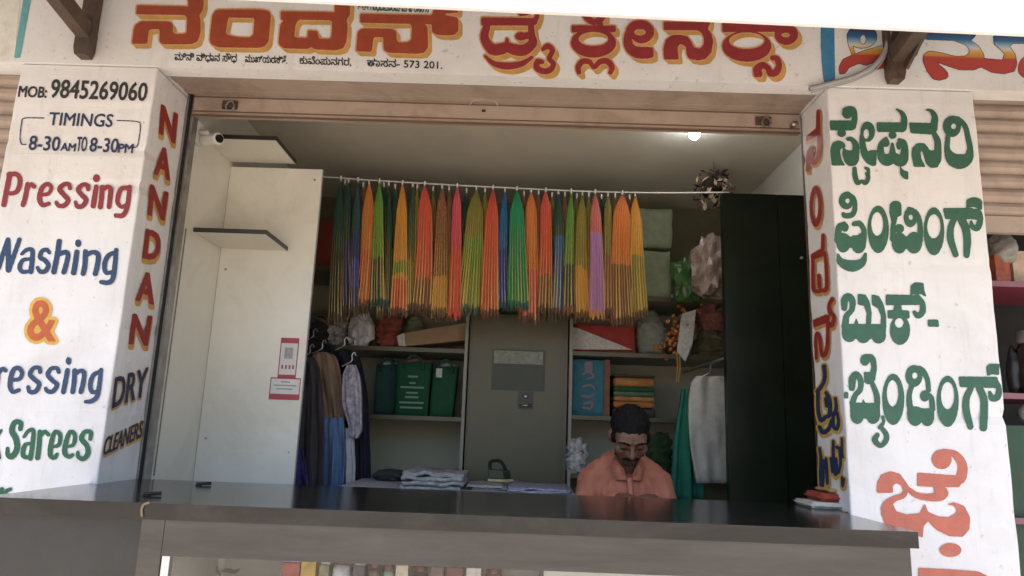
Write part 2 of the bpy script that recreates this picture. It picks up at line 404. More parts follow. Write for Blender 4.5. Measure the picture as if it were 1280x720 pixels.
obj('roof', boxes((-4.5, 4.6, .305, 3.0, 3.102, 3.75)), PAVE, shop)

# ---- lettering on the sign band
fb = on_front(-.008)
A, B_, C_, Dq, Eq, Fq = (160, 0, 8), (300, 0, 8), (430, 0, 8), (590, 10, 8), (700, 10, 8), (850, 20, 8)
w1 = word((*A, 'P 90,55 605,68 605,-70 755,-70 752,60 735,120 705,150 722,190 722,330 695,410 630,440 345,440 318,415 318,300 300,288 225,290 205,305 190,435 42,435 60,290 75,250 130,215 380,215 430,225 445,250 445,320 470,342 560,342 588,325 595,180 570,148 85,140'),
          (*B_, 'P -215,97 200,97 265,107 295,122 306,170 282,415 242,462 180,476 -220,470 -285,442 -302,400 -277,160 -250,110 ; -P -115,178 142,182 130,345 100,372 -20,368 -120,348 -142,330'),
          (*B_, 'P 410,115 950,125 955,-60 1105,-60 1095,150 1060,205 1075,240 1062,420 1030,480 960,500 750,492 710,465 680,488 440,480 395,450 388,420 405,250 440,205 410,190 ; -P 590,200 905,205 920,225 912,360 895,385 790,385 775,310 680,300 668,375 555,372 545,360 560,240'),
          (*C_, 'P 165,140 880,155 900,95 920,40 1140,40 1140,125 1020,130 1005,150 1060,165 1125,172 1142,200 1140,310 1105,345 1030,352 930,345 885,320 878,240 800,238 832,270 838,470 800,525 740,535 440,525 400,500 395,370 310,368 290,385 275,515 122,510 140,320 165,295 220,285 480,290 520,310 525,400 545,425 640,425 675,400 682,270 660,235 165,225'))
w2 = word((*Dq, 'P 95,95 640,103 645,160 620,172 95,172 ; S 625,140,55 655,60,45 640,-20,45 560,-30,45 500,10,50 490,50,60 545,55,40 ; S 150,175,70 125,300,85 200,410,110 290,410,115 350,390,95 420,415,110 520,420,110 605,350,90 595,270,70 590,180,60 ; P 340,300 360,300 385,400 320,400 ; E 490,282,60,42 ; S 500,282,70 560,275,70 600,270,60 ; S 130,480,24 220,555,55 360,580,72 500,555,58 600,492,32'),
          (*Dq, 'S 712,410,44 758,382,58 805,425,52 772,505,50 815,555,48 785,615,60 715,632,62 648,598,64 655,540,60 702,538,45'),
          (*Eq, 'S 262,80,72 285,112,66 340,140,64 415,105,62 415,40,60 345,0,60 268,35,64 262,80,72; S 395,110,60 400,190,60 ; P 118,175 555,178 555,240 118,240 ; E 335,348,226,148 ; -E 335,310,148,70'),
          (*Eq, 'S 190,645,45 182,590,54 225,535,58 295,540,54 342,592,44 398,538,56 470,532,60 518,590,58 505,645,45'),
          (*Eq, 'E 800,238,142,118 ; S 720,220,110 682,300,90 692,385,95 760,440,115 860,448,118 900,446,108 ; -P 938,370 990,350 990,520 938,495 ; -E 800,242,58,32 ; -S 722,318,10 775,362,28 860,370,30 950,338,42'),
          (*Fq, 'P -162,58 230,65 245,20 245,-30 300,-30 298,70 275,130 312,175 330,250 312,360 255,428 180,442 90,425 68,380 60,305 15,278 -15,285 -28,330 -15,432 -155,432 -165,330 -140,240 -80,195 0,188 70,205 112,255 130,305 165,328 210,325 242,280 240,215 215,165 175,140 -160,138'),
          (*Fq, 'P 425,70 950,78 950,155 425,158 ; E 668,302,245,155 ; -E 668,247,178,84'), (*Fq, 'E 1063,185,118,104 ; P 930,60 1060,75 1000,160 930,155 ; -E 1058,190,42,23'),
          (*Fq, 'S 925,418,52 970,430,60 990,500,62 960,562,72 905,572,66 880,525,58 830,492,68 775,525,78 780,575,92; -P 720,614 850,614 850,680 720,680'))
for W, m, lb in ((w1, BRICK, 'brick red Kannada name with an ochre shade'), (w2, RED, 'dark red Kannada words for dry cleaners with an ochre shade')):
    D, x0, y0 = W
    lettering(lint, fb, [((swept(D, 4.5, 5.5) - .7, x0, y0), GOLD), ((D - 1.7, x0, y0), PEACH), ((D, x0, y0), m)], lb)
# neighbour's sign: letters shaded from navy through white and yellow to red
mg = bpy.data.materials.new('paint_graded'); mg.use_nodes = True; n = N(mg); p = mg.node_tree.nodes['Principled BSDF']
zz = n('SeparateXYZ', {0: n('TexCoord').outputs['Object']}).outputs[2]
za, zb = aty(1180, 30, 0)[2], aty(1180, 100, 0)[2]
fac = n.math('DIVIDE', n.math('SUBTRACT', zz, zb), za - zb)
mg.node_tree.links.new(n.ramp(fac, [(.0, (.40, .045, .035)), (.375, (.42, .055, .04)), (.40, (.55, .22, .03)), (.49, (.62, .36, .08)), (.55, (.62, .58, .50)), (.62, (.25, .42, .55)), (.70, (.03, .12, .27)), (.82, (.03, .045, .13)), (1, (.035, .03, .07))]), p.inputs[0]); p.inputs['Roughness'].default_value = .55
O_, P_ = (1020, 20, 8), (1120, 30, 8)
w3 = word((*O_, 'E 460,205,148,115 ; S 345,240,60 350,300,40 375,380,30 ; S 470,110,80 640,60,70 860,120,80 985,250,70 980,360,70 900,430,60 720,470,80 610,500,60; P 240,580 235,510 270,440 370,390 500,345 660,300 690,320 640,430 500,490 430,470 330,510 290,570 ; -E 470,235,32,50'),
          (*P_, 'P 265,90 350,30 480,60 690,65 720,30 810,40 790,120 740,165 820,220 870,300 880,350 1070,365 1090,300 1050,250 985,200 980,120 1030,90 1120,80 1300,90 1420,140 1430,230 1330,190 1170,190 1130,220 1190,310 1205,400 1180,470 1080,495 960,480 850,425 780,455 640,455 500,410 400,372 420,405 480,450 520,500 510,540 430,560 370,545 310,460 275,370 280,310 330,275 440,290 600,330 700,325 740,290 735,240 690,200 580,160 300,150'),
          (*P_, 'S 1330,330,60 1270,400,70 1275,480,80 1350,520,60'))
lettering(lint, fb, [((w3[0] - .7, w3[1], w3[2]), DKG), (w3, mg)], 'Kannada lettering shaded from navy through yellow to red')
w4 = word((1020, 20, 8, 'P 48,-90 180,-90 185,400 190,655 80,660 62,500 50,300'))
lettering(lint, fb, [(w4, SKYB)], 'sky blue vertical divider stripe')
w4 = word((0, 0, 1, 'P 33,-25 43,-25 25,72 18,72')); lettering(lint, fb, [(w4, TEALP)], 'pale teal vertical stripe')
w4 = word((0, 0, 1, 'P -80,-40 29,-40 18,71 -80,68'))
lettering(lint, fb, [(w4, paint('pale_yellow_white', (.70, .68, .60, 1)))], 'paler patch of the neighbouring wall')
T_ = tword([('ಮಿನಿ ವಿಧಾನ ಸೌಧ', ((218, 75), (296, 77.5), (218.3, 66.5))), ('ಮುಖ್ಯರಸ್ತೆ.', ((306, 77.5), (359, 79.5), (306.3, 69.5))), ('ಕುವೆಂಪುನಗರ,', ((374, 79.5), (439, 82), (374.3, 71.5))), ('ಹಾಸನ- 573 201.', ((458, 82.5), (553, 86), (458.3, 74)))], .28, .66)
lettering(lint, fb, [(T_, BLACKP)], 'small black Kannada street address')
T_ = tword([('ಶ್ರೀ ಗಂಧದಮಾರಮ್ಮ ಪ್ರಸನ್ನ', ((447, 12), (536, 15.5), (447.3, 4)))], .25, .66)
lettering(lint, fb, [(T_, paint('dark_green', (.03, .07, .05, 1)))], 'small dark green Kannada line half hidden by the board')

# ---- lettering on the left pillar
fp = on_front(0)
def words(lst, m, label, bold=.5, shade=None, parent=None, fm=None, sh=(0, 5)):
    W = tword(lst, bold); L = [(W, m)]
    if shade: L = [((swept(W[0], *sh) - .4, W[1], W[2]), shade)] + L
    lettering(parent or pl, fm or fp, L, label)
words([('MOB:', ((22, 120.5), (58, 122), (24, 106.5)))], BLACKP, 'small black word MOB', .5)
words([('9845269060', ((62, 121.5), (183, 126), (65, 98)))], BLACKP, 'black painted phone number', .6)
words([('TIMINGS', ((60, 156), (140, 158.5), (62.5, 139.5)))], NAVY, 'navy word TIMINGS', .35)
words([('8-30', ((35, 187), (74, 188.5), (37.5, 168.5))), ('AM', ((75, 188), (94, 189), (76.5, 178))), ('TO', ((95, 188.7), (108, 189), (97, 170))), ('8-30', ((111, 189), (147, 190.5), (113.5, 171))), ('PM', ((147, 190.5), (166, 191), (148.5, 179)))], NAVY, 'navy opening hours', .45)
w5 = strokes_word([[(55, 147.5, 1.4), (31, 147.5, 1.3), (27, 153, 1.4), (25, 172, 1.4), (27, 180, 1.4), (32, 180.5, 1.3)], [(146, 150.5, 1.3), (171, 152, 1.3), (175.5, 157, 1.4), (173, 177, 1.3), (171, 183, 1.3), (167, 184.5, 1.2)]])
lettering(pl, fp, [(w5, NAVY)], 'thin navy bracket around the opening hours')
a_, b_ = (0, 205, 9.6), (80, 205, 9.6)
W = word((*a_, 'S 118,122,66 82,300,66 45,488,64 ; S 105,125,58 195,122,58 240,190,60 212,315,60 150,352,52 80,345,45'), (*a_, 'S 332,245,60 302,400,62 275,490,60 ; S 312,300,48 368,245,54 408,270,54'), (*a_, 'S 490,372,46 585,352,46 612,275,50 560,240,52 498,295,60 474,420,66 512,492,56 585,475,50'), (*a_, 'S 838,290,50 822,242,52 765,245,52 715,300,62 765,370,62 818,432,60 770,498,58 702,498,54 675,462,48'),
    (*b_, 'S 288,302,50 280,255,52 222,248,52 170,305,62 212,370,60 265,432,60 220,505,60 158,508,54 138,458,44'), (*b_, 'E 388,170,42,48 ; S 385,272,56 366,400,66 350,502,66'), (*b_, 'S 458,278,60 450,400,62 435,515,62 ; S 455,315,50 515,275,55 558,300,60 550,420,62 540,512,60'), (*b_, 'S 785,275,55 775,400,58 750,540,58 700,618,60 622,618,54 ; S 770,285,50 690,295,56 650,380,60 645,465,55 690,515,48 750,490,46'))
lettering(pl, fp, [(W, CRIM)], 'crimson word Pressing')
a_, b_ = (0, 290, 9.6), (70, 290, 9.6)
W = word((*a_, 'S -62,90,62 -40,260,62 -20,430,66 ; S 95,95,62 40,250,60 -18,430,62 ; S 95,95,62 100,300,66 100,455,70 ; S 100,455,66 170,270,58 232,92,56'), (*a_, 'S 262,262,44 318,215,50 385,218,56 386,330,62 368,475,62 ; S 372,322,40 272,340,50 235,425,60 272,478,52 350,470,46'), (*a_, 'S 590,245,48 560,213,50 505,228,54 482,300,60 540,342,58 580,402,58 540,470,58 480,474,52 450,430,46'), (*a_, 'S 710,112,66 682,300,66 645,478,66 ; S 690,275,55 778,242,60 815,275,60 790,400,62 765,482,62'),
    (*b_, 'E 265,135,38,46 ; S 250,240,62 226,400,66 210,488,66'), (*b_, 'S 352,235,62 345,400,64 325,498,62 ; S 352,285,55 440,242,56 505,275,62 495,400,64 470,500,62'), (*b_, 'S 722,215,52 705,400,60 680,560,60 620,608,60 540,600,50 ; S 710,240,50 620,292,60 580,400,60 602,488,54 690,478,48'))
lettering(pl, fp, [(W, BLUE)], 'blue word Washing')
W = tword([('&', ((33, 423.5), (69, 426), (36.5, 371), (71, 373)))], 1.2)
lettering(pl, fp, [((W[0] - 4, W[1], W[2]), YEL), (W, ORANGE)], 'orange ampersand with a yellow outline')
a_, b_ = (0, 440, 10.75), (60, 440, 10.75)
W = word((*a_, 'S -300,140,70 -340,520,70 ; S -300,140,66 -190,180,66 -200,430,70 -340,520,66'), (*a_, 'S -25,240,70 -40,400,70 -60,530,70 ; S -30,290,55 30,228,58 75,248,58'), (*a_, 'S 170,375,52 260,362,55 295,285,58 250,215,60 172,252,65 132,430,70 168,533,62 252,512,54'), (*a_, 'S 538,268,58 525,215,56 450,216,56 402,300,64 462,370,64 525,432,64 480,528,64 400,536,58 375,470,52'), (*a_, 'S 786,268,58 765,220,54 690,222,56 640,302,64 700,380,64 765,442,64 710,528,64 640,528,58 612,490,48'),
    (*b_, 'E 275,120,38,52 ; S 260,248,66 232,400,68 205,536,68'), (*b_, 'S 357,250,66 350,400,68 330,536,66 ; S 362,295,58 438,252,60 485,285,64 470,420,66 440,536,66'), (*b_, 'S 712,240,56 690,430,62 660,590,64 590,658,62 505,668,50 ; S 700,262,55 610,312,64 567,430,66 592,538,58 680,518,48'))
lettering(pl, fp, [(W, BLUE)], 'blue word Dressing cut by the picture edge')
a_ = (0, 515, 7.2)
W = word((*a_, 'S -62,70,44 -85,250,44 -100,415,44 ; S -75,290,34 -30,230,30 10,165,24 ; S -60,270,36 -30,330,40 -10,410,40'), (*a_, 'S 182,152,42 185,98,44 132,92,46 106,170,54 142,240,56 152,330,54 110,400,54 70,388,42 66,330,34'), (*a_, 'S 215,222,30 258,168,36 300,172,40 290,300,44 272,418,44 ; S 282,282,28 222,300,40 206,388,44 250,408,38 280,380,34'), (*a_, 'S 357,178,42 350,300,46 336,412,46 ; S 357,222,36 400,178,38 434,202,38'), (*a_, 'S 480,312,28 530,292,36 540,205,40 492,182,40 458,290,46 452,388,46 490,410,40 512,380,30'), (*a_, 'S 607,312,28 660,292,36 672,205,40 627,182,40 588,290,46 582,370,46 620,402,40 652,385,30'), (*a_, 'S 812,242,38 815,182,40 762,180,42 732,240,46 780,302,46 790,370,46 750,422,44 702,400,38 700,360,28'))
lettering(pl, fp, [(W, EMER)], 'green word Sarees after a word cut by the picture edge')
W = word((*a_, 'S 15,695,40 0,800,40 -20,900,40'), (*a_, 'S 92,695,34 50,720,36 62,800,36 40,880,36'))
lettering(pl, fp, [(W, EMER)], 'tops of green letters above the counter')
# inner side face of the left pillar
fl = on_left(PX1)
NAND = [('N', ((199, 165), (219, 179), (202, 129), (222.5, 142))), ('A', ((192.5, 216), (212.5, 225), (195.5, 181), (216, 187))), ('N', ((184.5, 267), (206, 275), (188, 229), (211, 240))), ('D', ((178, 321), (199, 326), (182.5, 285), (203, 290))), ('A', ((169.5, 374), (192.5, 380), (174, 339), (196, 341))), ('N', ((161, 429), (185, 431), (166, 391), (191, 394)))]
words(NAND, RED, 'dark red stacked letters NANDAN with an ochre shade', 1.5, GOLD, fm=fl, sh=(0, 6))
words([('DRY', ((140, 510), (182, 494), (144.5, 470), (186, 457)))], NAVY, 'navy word DRY rising to the right', .6, GOLD, fm=fl, sh=(0, 2.5))
words([('CLEANERS', ((128, 570), (177, 546), (132.5, 546), (180, 524)))], NAVY, 'navy word CLEANERS rising to the right', .35, YEL, fm=fl, sh=(0, 2.5))

# ---- lettering on the right pillar
G_, H_, I_, J_, K_, L_, M_, N_ = (1020, 120, 6), (1100, 120, 6), (1020, 230, 6), (1100, 230, 6), (1030, 345, 6), (1040, 430, 6), (1120, 440, 6), (1080, 555, 6)
def na(dx): return ('P 700,200 880,205 915,220 905,265 870,288 712,278 ; S 830,105,14 865,112,28 892,160,48 882,230,58 ; S 885,280,40 912,340,50 915,420,56 ; '
    'P 735,530 718,440 725,390 760,355 810,355 840,385 852,410 880,412 905,380 940,400 940,480 910,535 860,538 825,505 808,440 795,405 783,420 788,470 820,530')
wg1 = word((*G_, 'P 103,185 285,185 302,225 270,258 108,255 ; E 235,125,40,46 ; S 245,82,16 282,105,42 290,170,45 272,225,60 ; E 192,278,33,30 ; '
    'P 118,520 108,400 125,350 170,333 210,350 224,382 184,392 180,420 192,480 217,520 ; S 240,322,30 268,325,36 298,370,50 296,440,60 ; P 205,385 235,410 270,410 300,380 325,420 322,480 300,520 250,525 218,500 198,440 ; '
    'S 290,545,34 294,600,40 312,650,38 342,640,28 372,650,38 392,610,34 378,580,22 ; S 372,540,22 392,552,28 392,590,28'),
    (*G_, 'E 388,268,54,76 ; S 360,250,42 348,340,44 366,430,56 402,480,66 ; P 375,425 412,408 455,405 450,520 420,525 380,500 ; -E 378,285,21,36'),
    (*G_, 'P 455,198 650,200 685,200 680,245 660,270 460,268 ; S 605,100,14 640,122,30 662,165,45 655,230,58 ; E 575,294,30,28 ; E 525,350,27,33 ; S 525,322,30 487,370,44 492,450,64 530,480,90 580,465,80 640,485,88 664,430,62 660,355,46 628,332,34 ; E 622,370,20,34; P 566,350 580,350 600,440 548,440 ; P 630,525 655,560 690,565 692,628 660,620 635,590'),
    (*G_, na(0)),
    (*H_, 'S 510,300,38 505,400,46 540,470,92 600,492,112 658,468,80 676,400,48 662,320,42 640,230,40 592,178,40 545,168,40 ; E 540,228,68,80 ; -E 553,228,19,21'))
ri = 'E 708,250,50,75 ; S 700,190,40 750,220,45 780,300,40 780,425,45'
gg = lambda dx, dy: ''
wg2 = word((*I_, 'E 228,125,56,66 ; S 235,72,36 282,110,38 292,180,38 272,230,42 220,238,42 205,225,30 ; -E 237,127,16,18'),
    (*I_, 'E 218,325,28,34 ; S 215,292,24 172,325,46 165,420,58 ; E 205,440,54,74 ; E 320,445,56,76 ; P 160,375 225,372 260,400 290,380 372,375 372,450 262,478 160,450 ; S 288,295,34 330,298,42 360,350,40 352,425,56 ; -E 300,352,30,34 ; S 286,300,36 320,295,40'),
    (*I_, 'S 165,530,20 188,585,60 270,615,88 345,588,60 372,525,22'), (*I_, 'E 467,340,80,178 ; -E 460,300,45,88'),
    (*I_, 'P 556,150 580,128 620,128 640,150 640,235 600,250 592,300 566,275 552,210 ; E 625,335,36,35 ; S 592,255,40 578,320,36 580,410,50 ; E 626,442,58,80 ; E 735,440,62,82 ; P 570,392 795,395 795,440 690,490 575,440 ; ' + ri + ' ; -E 712,250,16,19'),
    (*I_, 'E 885,355,78,180 ; -E 885,318,50,90'),
    (*J_, 'P 475,182 690,180 770,225 762,270 680,262 490,262 ; P 650,120 690,100 740,105 765,125 765,195 700,168 650,180 ; S 690,205,36 738,212,44 752,270,46 730,328,50 692,318,40 684,285,24 ; S 555,265,46 530,335,50 532,420,54 568,530,44 ; S 612,265,62 645,340,60 655,430,58 650,532,48'))
wg3 = word((*K_, 'S 152,240,46 155,180,58 185,155,55 213,190,50 208,255,42 170,300,46 158,380,56 ; P 135,360 465,362 462,440 352,470 242,470 135,440 ; E 190,440,54,56 ; E 295,450,54,54 ; E 410,450,55,57 ; S 242,325,10 243,370,40 ; P 255,135 310,140 340,190 357,280 350,380 315,370 322,280 300,220 255,215 ; P 360,140 410,150 445,210 465,300 465,400 425,380 430,300 405,240 360,215'),
    (*K_, 'P 465,140 700,145 720,215 465,218 ; P 528,215 578,215 582,258 640,262 640,318 480,318 478,258 525,258 ; E 570,405,76,112 ; P 650,75 680,48 745,52 752,110 768,155 720,132 650,140 ; S 700,158,44 738,205,44 738,270,48 705,298,44 678,272,30 ; -E 565,352,33,36'),
    (*K_, 'P 780,328 855,328 862,380 780,378'))
wg4 = word((*L_, 'P 90,360 122,360 122,408 90,408 ; E 248,120,35,44 ; S 252,86,22 298,104,48 316,170,42 300,240,52 270,280,44 ; P 240,210 330,215 322,270 300,302 245,292 ; S 150,330,48 155,262,58 182,228,50 214,270,44 212,340,42 175,385,42 155,440,46 ; S 305,300,38 335,380,45 340,450,45 ; P 138,440 358,445 360,520 250,560 138,520 ; E 190,530,52,70 ; E 308,530,54,70 ; S 236,420,8 238,460,40 ; S 380,545,22 388,585,25 360,625,34 ; S 375,632,34 408,680,40 402,730,42 360,762,38 322,720,46 340,682,36'),
    (*L_, 'E 460,415,83,192 ; -E 455,370,43,98'),
    (*L_, 'E 615,240,64,82 ; S 600,182,42 670,192,45 714,260,38 725,345,38 ; S 600,308,40 580,380,40 582,460,48 ; E 695,390,35,42 ; S 705,375,40 745,405,42 755,490,42 ; P 565,465 640,470 680,485 765,482 765,540 680,580 568,540 ; E 625,545,57,70 ; E 715,550,52,66 ; -E 622,238,20,24'),
    (*L_, 'E 868,430,83,192 ; -E 868,387,50,102'),
    (*M_, 'P 472,185 760,188 775,270 480,262 ; P 680,110 700,90 775,90 772,172 720,165 685,180 ; S 742,215,44 772,270,44 762,335,52 720,345,48 704,305,28 ; S 560,275,46 528,350,52 528,440,56 558,560,48 ; S 628,275,56 658,350,58 662,450,58 656,568,58'))
for W, lb in ((wg1, 'green Kannada word for stationery'), (wg2, 'green Kannada word for printing'), (wg3, 'green Kannada word for book with a dash'), (wg4, 'green Kannada word for binding')):
    lettering(pr, fp, [(W, GREEN)], lb)
wj = word((*N_, 'P 97,365 100,290 130,230 200,205 270,225 312,285 345,335 318,375 295,345 280,310 242,290 215,310 217,365 ; S 312,335,36 296,385,42 225,412,48 172,460,70 168,520,80 ; P 125,470 215,450 240,505 320,530 420,520 457,450 480,510 560,545 640,550 690,520 700,490 670,460 625,452 680,440 750,465 795,550 790,640 740,695 640,690 540,640 480,575 445,620 440,700 250,640 150,590 ; S 335,342,40 400,385,46 490,400,58 570,392,72 605,370,60 ; '
    'E 582,115,76,74 ; S 600,52,34 688,82,58 738,160,72 728,250,80 690,280,60 ; P 400,215 690,238 745,250 715,322 560,322 400,315 ; P 520,310 620,330 635,375 580,420 530,372'),
    (1060, 590, 5.536, 'E 710,540,76,48'), (1060, 590, 5.536, 'P 490,665 700,675 900,690 965,720 990,800 960,880 490,880'))
lettering(pr, fp, [(wj, SALMON)], 'large salmon Kannada letters low on the pillar')
# inner side face of the right pillar
fr = on_right(PX2)
Q_, R_, S_, T_, U_ = (990, 125, 5.533), (990, 220, 5.533), (990, 340, 5.533), (990, 440, 5.533), (990, 530, 5.533)
ws = word((*Q_, 'S 182,80,24 180,200,26 ; P 95,260 170,195 190,215 180,245 95,285 ; S 182,200,25 186,300,24 180,390,27 146,435,27 132,390,20 ; S 136,330,26 114,370,25 108,485,25 ; S 130,335,20 140,400,20'),
    (*R_, 'E 165,210,43,142 ; -E 163,210,20,88'),
    (*R_, 'S 215,410,22 213,500,26 ; P 130,545 200,505 225,520 225,550 135,578 ; S 225,530,24 237,640,22 237,780,26 195,790,24 ; S 145,570,24 145,700,24 152,785,30 190,800,24 ; S 185,690,24 190,770,24'),
    (*S_, 'P 145,335 240,295 262,305 252,345 150,382 ; S 278,188,28 258,230,26 266,282,30 290,310,24 275,370,30 250,345,22 ; S 245,330,26 248,430,24 240,540,27 215,578,28 200,540,22 190,450,24 172,425,22 164,480,22 168,598,18'))
lettering(pr, fr, [((swept(ws[0], 1.5, 3.5) - .5, ws[1], ws[2]), GOLD), ((ws[0] - .8, ws[1], ws[2]), PEACH), ((ws[0] - .1, ws[1], ws[2]), RED)], 'dark red stacked Kannada letters on the side face')
ws = word((*T_, 'S 222,100,26 226,180,22 202,240,22 175,272,26 ; S 180,270,22 180,400,22 200,470,27 230,450,22 260,430,26 260,330,22 235,282,20 ; S 236,325,26 241,372,22 ; S 190,520,24 215,555,26 255,530,22 272,470,14 ; S 300,320,16 305,390,20 286,440,20 286,510,20 310,530,22 322,480,18 312,420,16'),
    (*U_, 'S 190,170,15 200,240,18 195,330,15 205,430,22 216,360,15 215,250,15 ; S 235,240,15 240,330,18 245,410,15 ; S 270,240,18 280,330,15 ; S 285,120,15 285,200,18 290,300,18 300,350,18 ; S 310,160,18 330,180,18 335,280,15 315,340,15 305,240,15 ; S 345,100,12 345,200,15 352,230,12 ; S 345,370,12 350,430,12 360,380,12; S 220,460,18 225,510,18 235,470,14'))
lettering(pr, fr, [((swept(ws[0], .5, 2.5) - 2.2, ws[1], ws[2]), YEL), ((ws[0] - .5, ws[1], ws[2]), paint('deep_blue', (.015, .035, .095, 1)))], 'dark navy Kannada words low on the side face')

# ---- roller shutter half raised over the opening
zb = 2.587
sh = thing('roller_shutter', (-.15, .3, zb), 'raised beige roller shutter above the dry cleaner opening', 'roller shutter')
xl, xr = -1.462, 1.178
bm = BM(); prof = [(.262, zb), (.258, zb + .006), (.258, zb + .098), (.263, zb + .104), (.263, zb + .112), (.258, zb + .118), (.258, 2.72), (.285, 2.72), (.285, zb)]
prism(bm, [(xl, y, z) for y, z in prof], (xr - xl, 0, 0)); obj('bottom_bar', bm, SHUT, sh)
bm = BM(); [tube(bm, [(xl, .257, zb + q), (xr, .257, zb + q)], .003, 6) for q in (.108, .088, .02)]; box(bm, xl, xr, .252, .2575, zb - .004, zb + .004); obj('bar_rib', bm, mat('rusty_rib', (.12, .07, .045, 1), .6), sh)
for px, py in ((288, 131), (955, 151)):
    c = aty(px, py, .25)
    lb = boxes((c[0] - .035, c[0] + .03, .246, .2575, c[2] - .018, c[2] + .018)); o = obj('lock_plate', lb, RUST, sh, bevel=.003)
    t = BM(); tube(t, [(c[0] + .005 + .018 * math.cos(a), .238, c[2] - .012 + .022 * math.sin(a)) for a in np.linspace(0, 2 * math.pi, 14)], .004, 6, False); obj('padlock_ring', t, STEEL, o)
c = aty(605, 131, .25); t = BM()
tube(t, cr([(c[0] - .06, .256, c[2] + .006), (c[0] - .045, .235, c[2] + .012), (c[0], .228, c[2] + .015), (c[0] + .045, .235, c[2] + .012), (c[0] + .06, .256, c[2] + .006)], 5), .006, 8); obj('pull_handle', t, SHUT, sh, True)
o = obj('keyhole', boxes((c[0] - .008, c[0] + .008, .2545, .2575, c[2] - .03, c[2] - .02)), DARK, sh)
c = aty(995, 156, .24); t = BM(); tube(t, [(c[0] - .01, .256, c[2]), (c[0] - .01, .225, c[2])], .012, 10); obj('side_latch', t, STEEL, sh, True)
obj('guide_rail', boxes((-1.493, -1.464, .275, .319, 0, 2.70), (-1.493, -1.486, .262, .275, 0, 2.70)), STEEL, sh)
obj('guide_gap', boxes((-1.4935, -1.478, .2655, .2745, 0, 2.69)), DARK, sh)
obj('guide_rail', boxes((1.20, 1.23, .262, .305, 0, 2.70)), RUST, sh)
def slats(name, x0, x1, y, z0, z1, label, pitch=.062):
    t = thing(name, ((x0 + x1) / 2, y, z0), label, 'roller shutter'); bm = BM(); z = z0 + .07
    while z < z1:
        pts = [(x0, y + .012, z), (x0, y + .004, z + .008), (x0, y - .006, z + .022), (x0, y - .006, z + .04), (x0, y + .004, z + .054), (x0, y + .012, z + pitch - .001), (x0, y + .02, z + .03)]
        prism(bm, pts, (x1 - x0, 0, 0)); z += pitch
    o = obj('slat_curtain', bm, SHUT, t); obj('bottom_bar', boxes((x0, x1, y - .01, y + .02, z0, z0 + .068)), SHUT, t, bevel=.004)
zr = aty(1240, 291, .16)[2]
slats('roller_shutter', PX3 + .004, 4.4, .16, zr, ZL + .06, 'half raised beige slatted shutter right of the green lettered pillar')
slats('roller_shutter', -4.4, PX0 - .004, .16, -.02, ZL + .02, 'closed beige slatted shutter left of the pillar with the phone number')
#==OBJECTS==
# ---- hanging white board and awning over the shop front, iron brackets
zl, zr_ = aty(440, 3, -.95), aty(1280, 42, -.95); sl_ = (zr_[2] - zl[2]) / (zr_[0] - zl[0]); zA = lambda x: zl[2] + sl_ * (x - zl[0])
hb = thing('hanging_board', (0, -.95, zA(0)), 'long plain white board hanging in front of the red lettered band', 'board')
BW = mat('white_board_paint', (.80, .80, .80, 1), .6, .03, 4, .03, 30, dirt=(.66, .65, .63, 1), damt=.4)
bm = BM(); prism(bm, [(-3.2, -.95, zA(-3.2)), (3.4, -.95, zA(3.4)), (3.4, -.95, 3.05), (-3.2, -.95, 3.05)], (0, .014, 0)); obj('face_board', bm, BW, hb)
bm = BM(); [tube(bm, [(x, -.905, zA(x) + .02), (x, -.905, 3.02)], .014, 6) for x in ()]; bm.free()
for x in (-2.9, -1.2, .5, 2.2): obj('back_strut', tube(BM(), [(x, -.921, zA(x) + .02), (x, -.921, 3.02)], .014, 6), RUST, hb)
aw = thing('awning', (0, -.5, 3.06), 'corrugated sheet awning above the hanging board', 'awning'); bm = BM(); nxs = 170
prof = [(-3.2 + 6.6 * i / nxs, .012 * math.sin(i * math.pi / 2)) for i in range(nxs + 1)]
for y0_, z0_, y1_, z1_ in ((-1.02, 3.085, -.012, 3.30),):
    A_ = [bm.verts.new((x, y0_, z0_ + h)) for x, h in prof]; B2 = [bm.verts.new((x, y1_, z1_ + h)) for x, h in prof]
    for i in range(nxs): bm.faces.new((A_[i], A_[i + 1], B2[i + 1], B2[i]))
    r = bmesh.ops.extrude_face_region(bm, geom=bm.faces[:]); bmesh.ops.translate(bm, vec=(0, 0, .003), verts=[v for v in r['geom'] if isinstance(v, bmesh.types.BMVert)])
obj('sheet', bm, mat('galvanised_sheet', (.42, .42, .42, 1), .5, .15, 5, .1, 30, metal=.4), aw)
def bracket(px, py, side, label):
    c = aty(px, py, -.03); x, z = c[0], c[2]; t = thing('iron_bracket', (x, -.01, z), label, 'bracket')
    bm = BM(); box(bm, x - .028, x + .028, -.05, -.012, z + .02, 3.26); obj('upright', bm, RUST, t, bevel=.003)
    bm = BM(); prism(bm, [(x - .03, -.012, z + .10), (x - .03, -.012, z + .03), (x - .022, -.012, z), (x + .022, -.012, z), (x + .03, -.012, z + .03), (x + .03, -.012, z + .10)], (0, -.048, 0)); obj('foot_plate', bm, RUST, t)
    bm = BM(); prism(bm, [(x - .026, -.052, z + .07), (x - .026, -.052, z + .14), (x - .026, -.90, z + .30), (x - .026, -.90, z + .23)], (.052, 0, 0)); obj('arm', bm, RUST, t, bevel=.003)
    if side > 0:
        bm = BM(); prism(bm, [(x + .027, -.062, z + .04), (x + .027, -.062, z + .26), (x + .027, -.36, z + .24), (x + .027, -.30, z + .16)], (.012, 0, 0)); obj('gusset', bm, RUST, t)
    bm = BM(); [tube(bm, [(x, -.052, z + q), (x, -.060, z + q)], .009, 6) for q in ((.02, ) if side < 0 else (.02, .05))]; obj('bolt', bm, RUST, t)
bracket(105, 72, -1, 'brown iron wall bracket above the phone number pillar')
